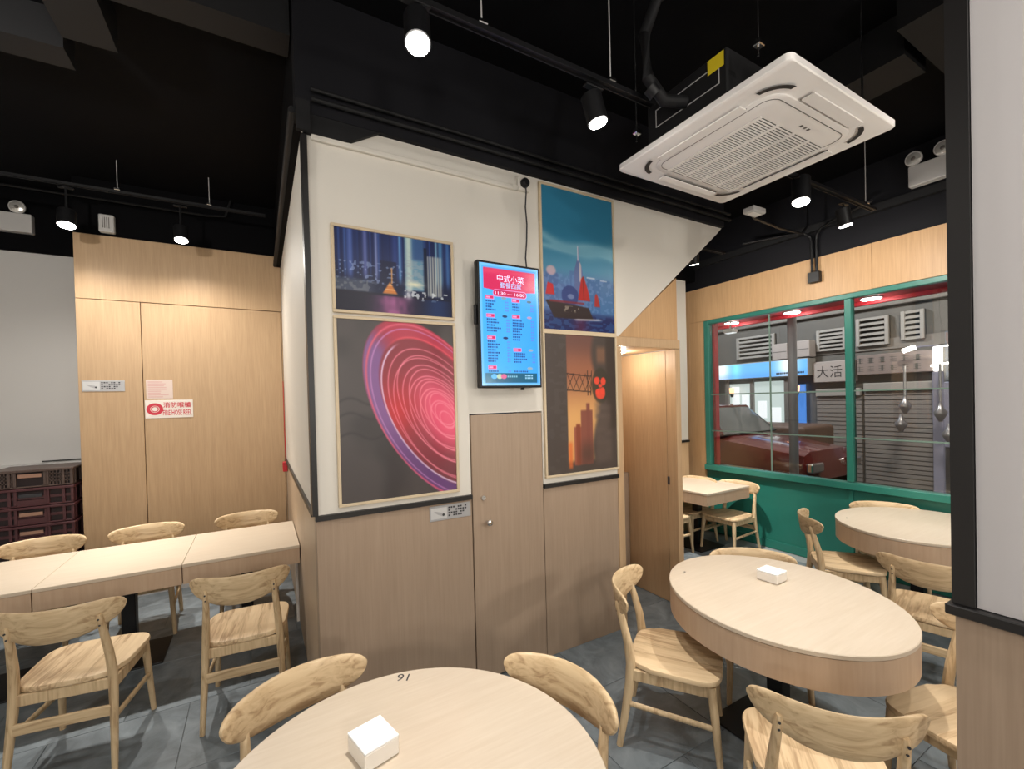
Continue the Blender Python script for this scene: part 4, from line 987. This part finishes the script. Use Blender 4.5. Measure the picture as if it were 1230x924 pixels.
# blue lit shop
sh = thing('lit_shop_front', 'blue lit shop front across the street with glowing white sign ends', 'shop front', (10.1, 6.2, 0))
def sign_grad(u, v):
    c = np.zeros(u.shape + (3,)) + np.array([.42, .70, .95])
    c = mixc(c, [.98, 1.0, 1.0], sst(.20, .04, u)); c = mixc(c, [.55, .92, 1.0], np.exp(-((u - .22) / .06) ** 2) * .8); c = mixc(c, [.97, 1.0, 1.0], np.exp(-((u - .80) / .10) ** 2))
    return mixc(c, [.30, .52, .85], sst(.55, .1, v) * .35)
M['sign_lit'] = vcol('lit_shop_sign', 1.5, .4)
MB().rbox(-.12, .18, -1.28, .80, 2.13, 2.50, .01, 1).build('sign_box', M['louvre'], sh)
printed('sign_face', M['sign_lit'], sh, FX(-.1215, -.24, 2.315), 2.04, .34, 60, 14, sign_grad)
b = MB()
for k in range(14): b.box(-.126, -.1225, -.62 - k * .042 - .03, -.62 - k * .042, 2.185, 2.225)
tag(b.build('sign_small_print', M['ink'], sh), kind='stuff')
for y0, y1, mt_, z0, z1 in ((.10, .62, 'shop_light', 1.25, 2.02), (-.72, .0, 'shop_light', 1.0, 2.05), (-.05, .72, 'blue_panel', .75, 1.22), (-1.12, -.98, 'blue_panel', .75, 1.95)):
    MB().rbox(.05, .10, y0, y1, z0, z1, .005, 1).build('shop_pane', M[mt_], sh)
for y0, y1, z0, z1 in ((.12, .30, 1.30, 1.75), (.36, .55, 1.35, 1.95), (-.30, -.10, 1.2, 1.6), (-.62, -.40, 1.05, 1.45), (.12, .42, .85, 1.15)):
    MB().rbox(.035, .048, y0, y1, z0, z1, .003, 1).build('shop_poster', M['shop_white'], sh)
for y in (.02, -.76, .66): MB().rbox(-.02, .049, y - .04, y + .04, -.11, 2.12, .005, 1).build('shop_post', M['facade'], sh)
for y in (.46, -1.03):
    w = MB().tube([(-.10, y, 1.80), (-.10, y, 1.92)], [.05, .06], 10).build('wall_lamp', M['warm_lamp'], sh, 40)
    MB().tube([(-.10, y, 1.70), (-.10, y, 1.798)], [.03, .05], 8).build('lamp_bracket', M['tyre'], w)
def shutter(y0, y1, z1, label):
    t = thing('roller_shutter', label, 'shutter', (FX0, (y0 + y1) / 2, -.11), 0, 'closed roller shutters')
    m = MB(); n = int((z1 + .11) / .085)
    for k in range(n): m.box(-.045, -.012, y0 - (y0 + y1) / 2, y1 - (y0 + y1) / 2, k * .085 + .01, k * .085 + .078)
    tag(m.build('shutter_slats', M['shutter'], t), kind='stuff')
    box('shutter_sheet', M['facade_dark'], t, -.011, -.003, y0 - (y0 + y1) / 2, y1 - (y0 + y1) / 2, 0, n * .085)
    MB().rbox(-.10, -.003, y0 - (y0 + y1) / 2, y1 - (y0 + y1) / 2, n * .085 + .005, n * .085 + .16, .01, 1).build('shutter_box', M['louvre'], t)
shutter(4.10, 4.90, 1.75, 'grey roller shutter under the pale shop sign, left of the window mullion')
shutter(2.98, 4.05, 1.80, 'grey roller shutter seen through the right window pane')
shutter(1.35, 2.45, 1.85, 'dim roller shutter beside the bright doorway, far right of the window')
def fascia(y0, y1, z0, z1, mt_, label):
    t = thing('shop_sign', label, 'shop sign', (FX0 - .17, (y0 + y1) / 2, (z0 + z1) / 2), 0, 'unlit shop signs across the street')
    h = (y1 - y0) / 2; v = (z1 - z0) / 2
    MB().rbox(0, .165, -h, h, -v, v, .01, 1).build('sign_board', M[mt_], t)
    return t
s1 = fascia(4.16, 4.90, 1.97, 2.40, 'fascia', 'pale unlit shop sign with two dark characters next to the blue sign')
text('lettering', '大活', M['ink'], s1, .46, .24, FX(-.001, .07, .0), .0008)
s2 = fascia(3.0, 4.12, 2.08, 2.46, 'fascia2', 'brown unlit shop sign behind the right window pane')
b = MB(); rg = random.Random(9)
for row, z in ((0, .08), (1, -.08)):
    for k in range(6):
        y = .50 - k * .17
        for q in range(3): b.box(-.0016, -.0002, y - .05, y + .05, z - .045 + q * .04, z - .035 + q * .04)
        b.box(-.0016, -.0002, y - .006 + rg.uniform(-.03, .03), y + .006 + rg.uniform(-.0, .03), z - .05, z + .055)
tag(b.build('worn_lettering', M['facade_dark'], s2), kind='stuff')
def louvre(y0, y1, z0, z1, label, n=5):
    t = thing('louvre_grille', label, 'louvre', (FX0 - .10, (y0 + y1) / 2, (z0 + z1) / 2), 0, 'louvre grilles above the shops')
    h = (y1 - y0) / 2; v = (z1 - z0) / 2
    box('dark_recess', M['tyre'], t, .06, .095, -h, h, -v, v)
    for a in ((-h, -h + .06, -v, v), (h - .06, h, -v, v)): MB().rbox(0, .055, a[0], a[1], a[2], a[3], .005, 1).build('frame_bar', M['louvre'], t)
    for k in range(n + 1):
        z = -v + (2 * v - .05) * k / n
        MB().prism([(-.0, z), (.05, z + .035), (.05, z + .055), (-.0, z + .02)], 'y', -h + .061, h - .061).build('louvre_blade', M['louvre'], t)
louvre(5.74, 6.66, 2.62, 3.14, 'long dim louvre grille above the blue shop sign')
louvre(4.33, 4.87, 2.62, 3.06, 'louvre grille left of the window mullion above the pale sign')
louvre(3.64, 4.16, 2.64, 3.18, 'louvre grille just right of the window mullion')
louvre(3.13, 3.46, 2.68, 3.20, 'bright edged louvre grille at the upper right of the window', 5)
for k, (y, z, lab) in enumerate(((5.50, 2.66, 'pale outdoor box unit left of the grey street post'), (5.05, 2.67, 'pale outdoor box unit right of the grey street post'))):
    t = thing('outdoor_unit', lab, 'box unit', (FX0 - .072, y, z), 0, 'outdoor units above the signs')
    MB().rbox(-.26, 0, -.16, .16, -.15, .20, .01, 1).build('unit_case', M['fascia'], t); box('unit_seam', M['facade_dark'], t, -.262, -.2605, -.15, .15, .01, .025)
po = thing('street_post', 'tall grey street post just outside the window', 'post', (6.3, 3.305, -.12))
MB().tube([(0, 0, 0), (0, 0, 5)], .055, 14).build('post_pole', M['post_grey'], po, 60); MB().tube([(0, 0, 0), (0, 0, .3)], [.085, .08], 14).build('post_base', M['post_grey'], po, 40)
rf = thing('red_shop_frame', 'red painted outer frame and canopy edging the window outside', 'frame', (5.26, 2.0, -.12))
MB().rbox(-.04, .04, 1.71, 1.82, 0, 2.95, .006, 1).build('frame_post', M['red_frame'], rf); MB().rbox(.041, .54, -3.6, 2.4, 2.875, 3.02, .006, 1).build('canopy', M['red_frame'], rf)
MB().rbox(.545, .60, -3.6, 2.4, 2.835, 3.02, .006, 1).build('canopy_fascia', M['red_frame'], rf)
for y, lb in ((3.738, 'leftmost canopy downlight outside, in the window corner by the red post'), (2.95, 'canopy downlight outside at the top middle of the left window pane'), (2.152, 'canopy downlight outside beside the top of the window mullion')):
    cd_ = thing('canopy_downlight', lb, 'downlight', (5.635, y, 2.754), 0, 'canopy downlights outside')
    MB().lathe([(.095, -.012), (.10, -.001)], 0, 0, 20).build('bezel', M['louvre'], cd_); MB().lathe([(.082, -.018), (.086, -.0125)], 0, 0, 20).build('lens', M['lens'], cd_); point('canopy_downlight_light', (5.635, y, 2.70), 3, (1, .95, .88), .05)
fl_ = thing('outdoor_floodlight', 'small outdoor floodlight in the top left corner of the window', 'floodlight', (5.34, 3.56, 2.60))
MB().rbox(-.05, .05, -.07, .07, -.03, .02, .01, 1).build('flood_case', M['plastic_grey'], fl_); MB().rbox(-.04, .04, -.06, .06, -.036, -.0305, .002, 1).build('flood_lens', M['shop_white'], fl_)
MB().tube([(0, 0, .021), (0, 0, .11)], .01, 8).build('flood_stem', M['plastic_grey'], fl_)
# bright doorway at the far right
dw = thing('bright_doorway', 'bright doorway with tube lights behind the right edge of the window', 'doorway', (10.0, 2.9, -.11))
MB().rbox(0, .06, -.05, .06, 2.19, 2.61, .01, 1).build('lit_jamb', M['tube_lamp'], dw)
MB().rbox(.02, .08, -.06, .08, .1, 2.18, .01, 1).build('door_jamb', M['tube_dim'], dw)
MB().tube([(-.1, .43, 2.57), (-.1, .26, 2.62)], .04, 8).build('tube_light', M['tube_lamp'], dw, 40); MB().tube([(-.1, .06, 2.28), (-.1, -.4, 2.34)], .018, 8).build('tube_light', M['tube_lamp'], dw, 40)
MB().tube([(-.1, .25, 2.62), (-.1, -.04, 2.62)], .014, 8).build('tube_light', M['tube_dim'], dw, 40); MB().tube([(-.1, -.08, 2.60), (-.1, -.5, 2.60)], .014, 8).build('tube_light', M['tube_lamp'], dw, 40)
MB().rbox(.0, .05, -.60, -.07, .9, 2.0, .01, 1).build('lit_interior', M['tube_dim'], dw)
for k, (y, z) in enumerate(((.36, 1.62), (.42, 1.30), (-.1, 1.5), (-.2, 1.15))):
    MB().lathe([(.02, z - .16), (.08, z - .05), (.09, z), (.04, z + .07), (.02, z + .16)], -.25, y, 12).build('hanging_steel_vessel', M['steel'], dw, 50)
MB().tube([(-.25, .36, 2.3), (-.25, .36, 1.79)], .02, 8).build('hanging_rod', M['steel'], dw, 40); MB().tube([(-.25, -.1, 2.3), (-.25, -.1, 1.67)], .02, 8).build('hanging_rod', M['steel'], dw, 40)
# parked car
car = thing('parked_car', 'dark red car parked outside, behind the lower left window pane', 'car', (7.3, 5.50, -.12))
sec = [(-2.25, .42, .62, .60), (-2.15, .36, .93, .70), (-1.45, .30, 1.02, .80), (-.75, .28, 1.10, .84), (.4, .28, 1.10, .85), (1.5, .28, 1.10, .84), (2.0, .32, 1.02, .78), (2.12, .42, .80, .70)]
rs = []
for y, zb, zt, hw in sec:
    rs.append([(-hw * .92, y, zb), (-hw, y, zb + .15), (-hw, y, zt - .18), (-hw * .93, y, zt - .05), (-hw * .7, y, zt), (hw * .7, y, zt), (hw * .93, y, zt - .05), (hw, y, zt - .18), (hw, y, zb + .15), (hw * .92, y, zb)])
MB().rings(rs).build('body', M['car_red'], car, 40)
cab = [(-.98, 1.105, 1.11, .74), (-.55, 1.105, 1.50, .60), (.5, 1.105, 1.56, .60), (1.3, 1.105, 1.50, .60), (1.85, 1.10, 1.11, .72)]
MB().rings([[(-.78 + .02, y, zb), (-hw, y, zt - .02), (-hw * .85, y, zt), (hw * .85, y, zt), (hw, y, zt - .02), (.76, y, zb)] for y, zb, zt, hw in cab]).build('cabin_glass', M['car_glass'], car, 30)
MB().rings([[(-hw, y, zt - .03), (-hw * .85, y, zt + .012), (hw * .85, y, zt + .012), (hw, y, zt - .03)] for y, zb, zt, hw in ((-.57, 0, 1.50, .61), (.5, 0, 1.56, .615), (1.32, 0, 1.50, .61))]).build('roof', M['car_red'], car, 40)
MB().tube([(-.765, -.97, 1.10), (-.605, -.56, 1.49)], .03, 6).build('windscreen_pillar', M['car_red'], car); MB().tube([(-.77, .45, 1.10), (-.615, .48, 1.55)], .035, 6).build('door_pillar', M['car_red'], car)
for y in (-1.45, 1.35):
    for s in (-1, 1):
        w = MB().tube([(s * .66, y, .33), (s * .86, y, .33)], [.33, .33], 24).build('wheel', M['tyre'], car, 40)
        MB().tube([(s * .861, y, .33), (s * .868, y, .33)], [.20, .18], 16).build('hub_cap', M['steel'], w, 40)
for s in (-1, 1): MB().rbox(s * .55 - .16, s * .55 + .16, -2.285, -2.20, .68, .80, .02, 2).build('headlight', M['chrome'], car)
MB().rbox(-.88, -.852, -1.7, 1.6, .66, .70, .005, 1).build('side_trim', M['chrome'], car)
MB().rbox(-1.0, -.80, -.72, -.55, 1.08, 1.20, .02, 2).build('wing_mirror', M['car_red'], car)
car.scale = (1, 1, 1.12)
van = thing('parked_van', 'dim brown van parked behind the red car, near the shutter', 'van', (9.0, 4.80, -.12))
MB().rbox(-.55, .55, -.55, 1.2, .30, 1.28, .08, 3).build('body', M['brown_box'], van, 40); MB().rbox(-.558, -.551, -.35, .9, .85, 1.15, .002, 1).build('side_glass', M['car_glass'], van)
for y in (-.2, .85):
    for s in (-1, 1): MB().tube([(s * .40, y, .30), (s * .57, y, .30)], [.30, .30], 18).build('wheel', M['tyre'], van, 40)
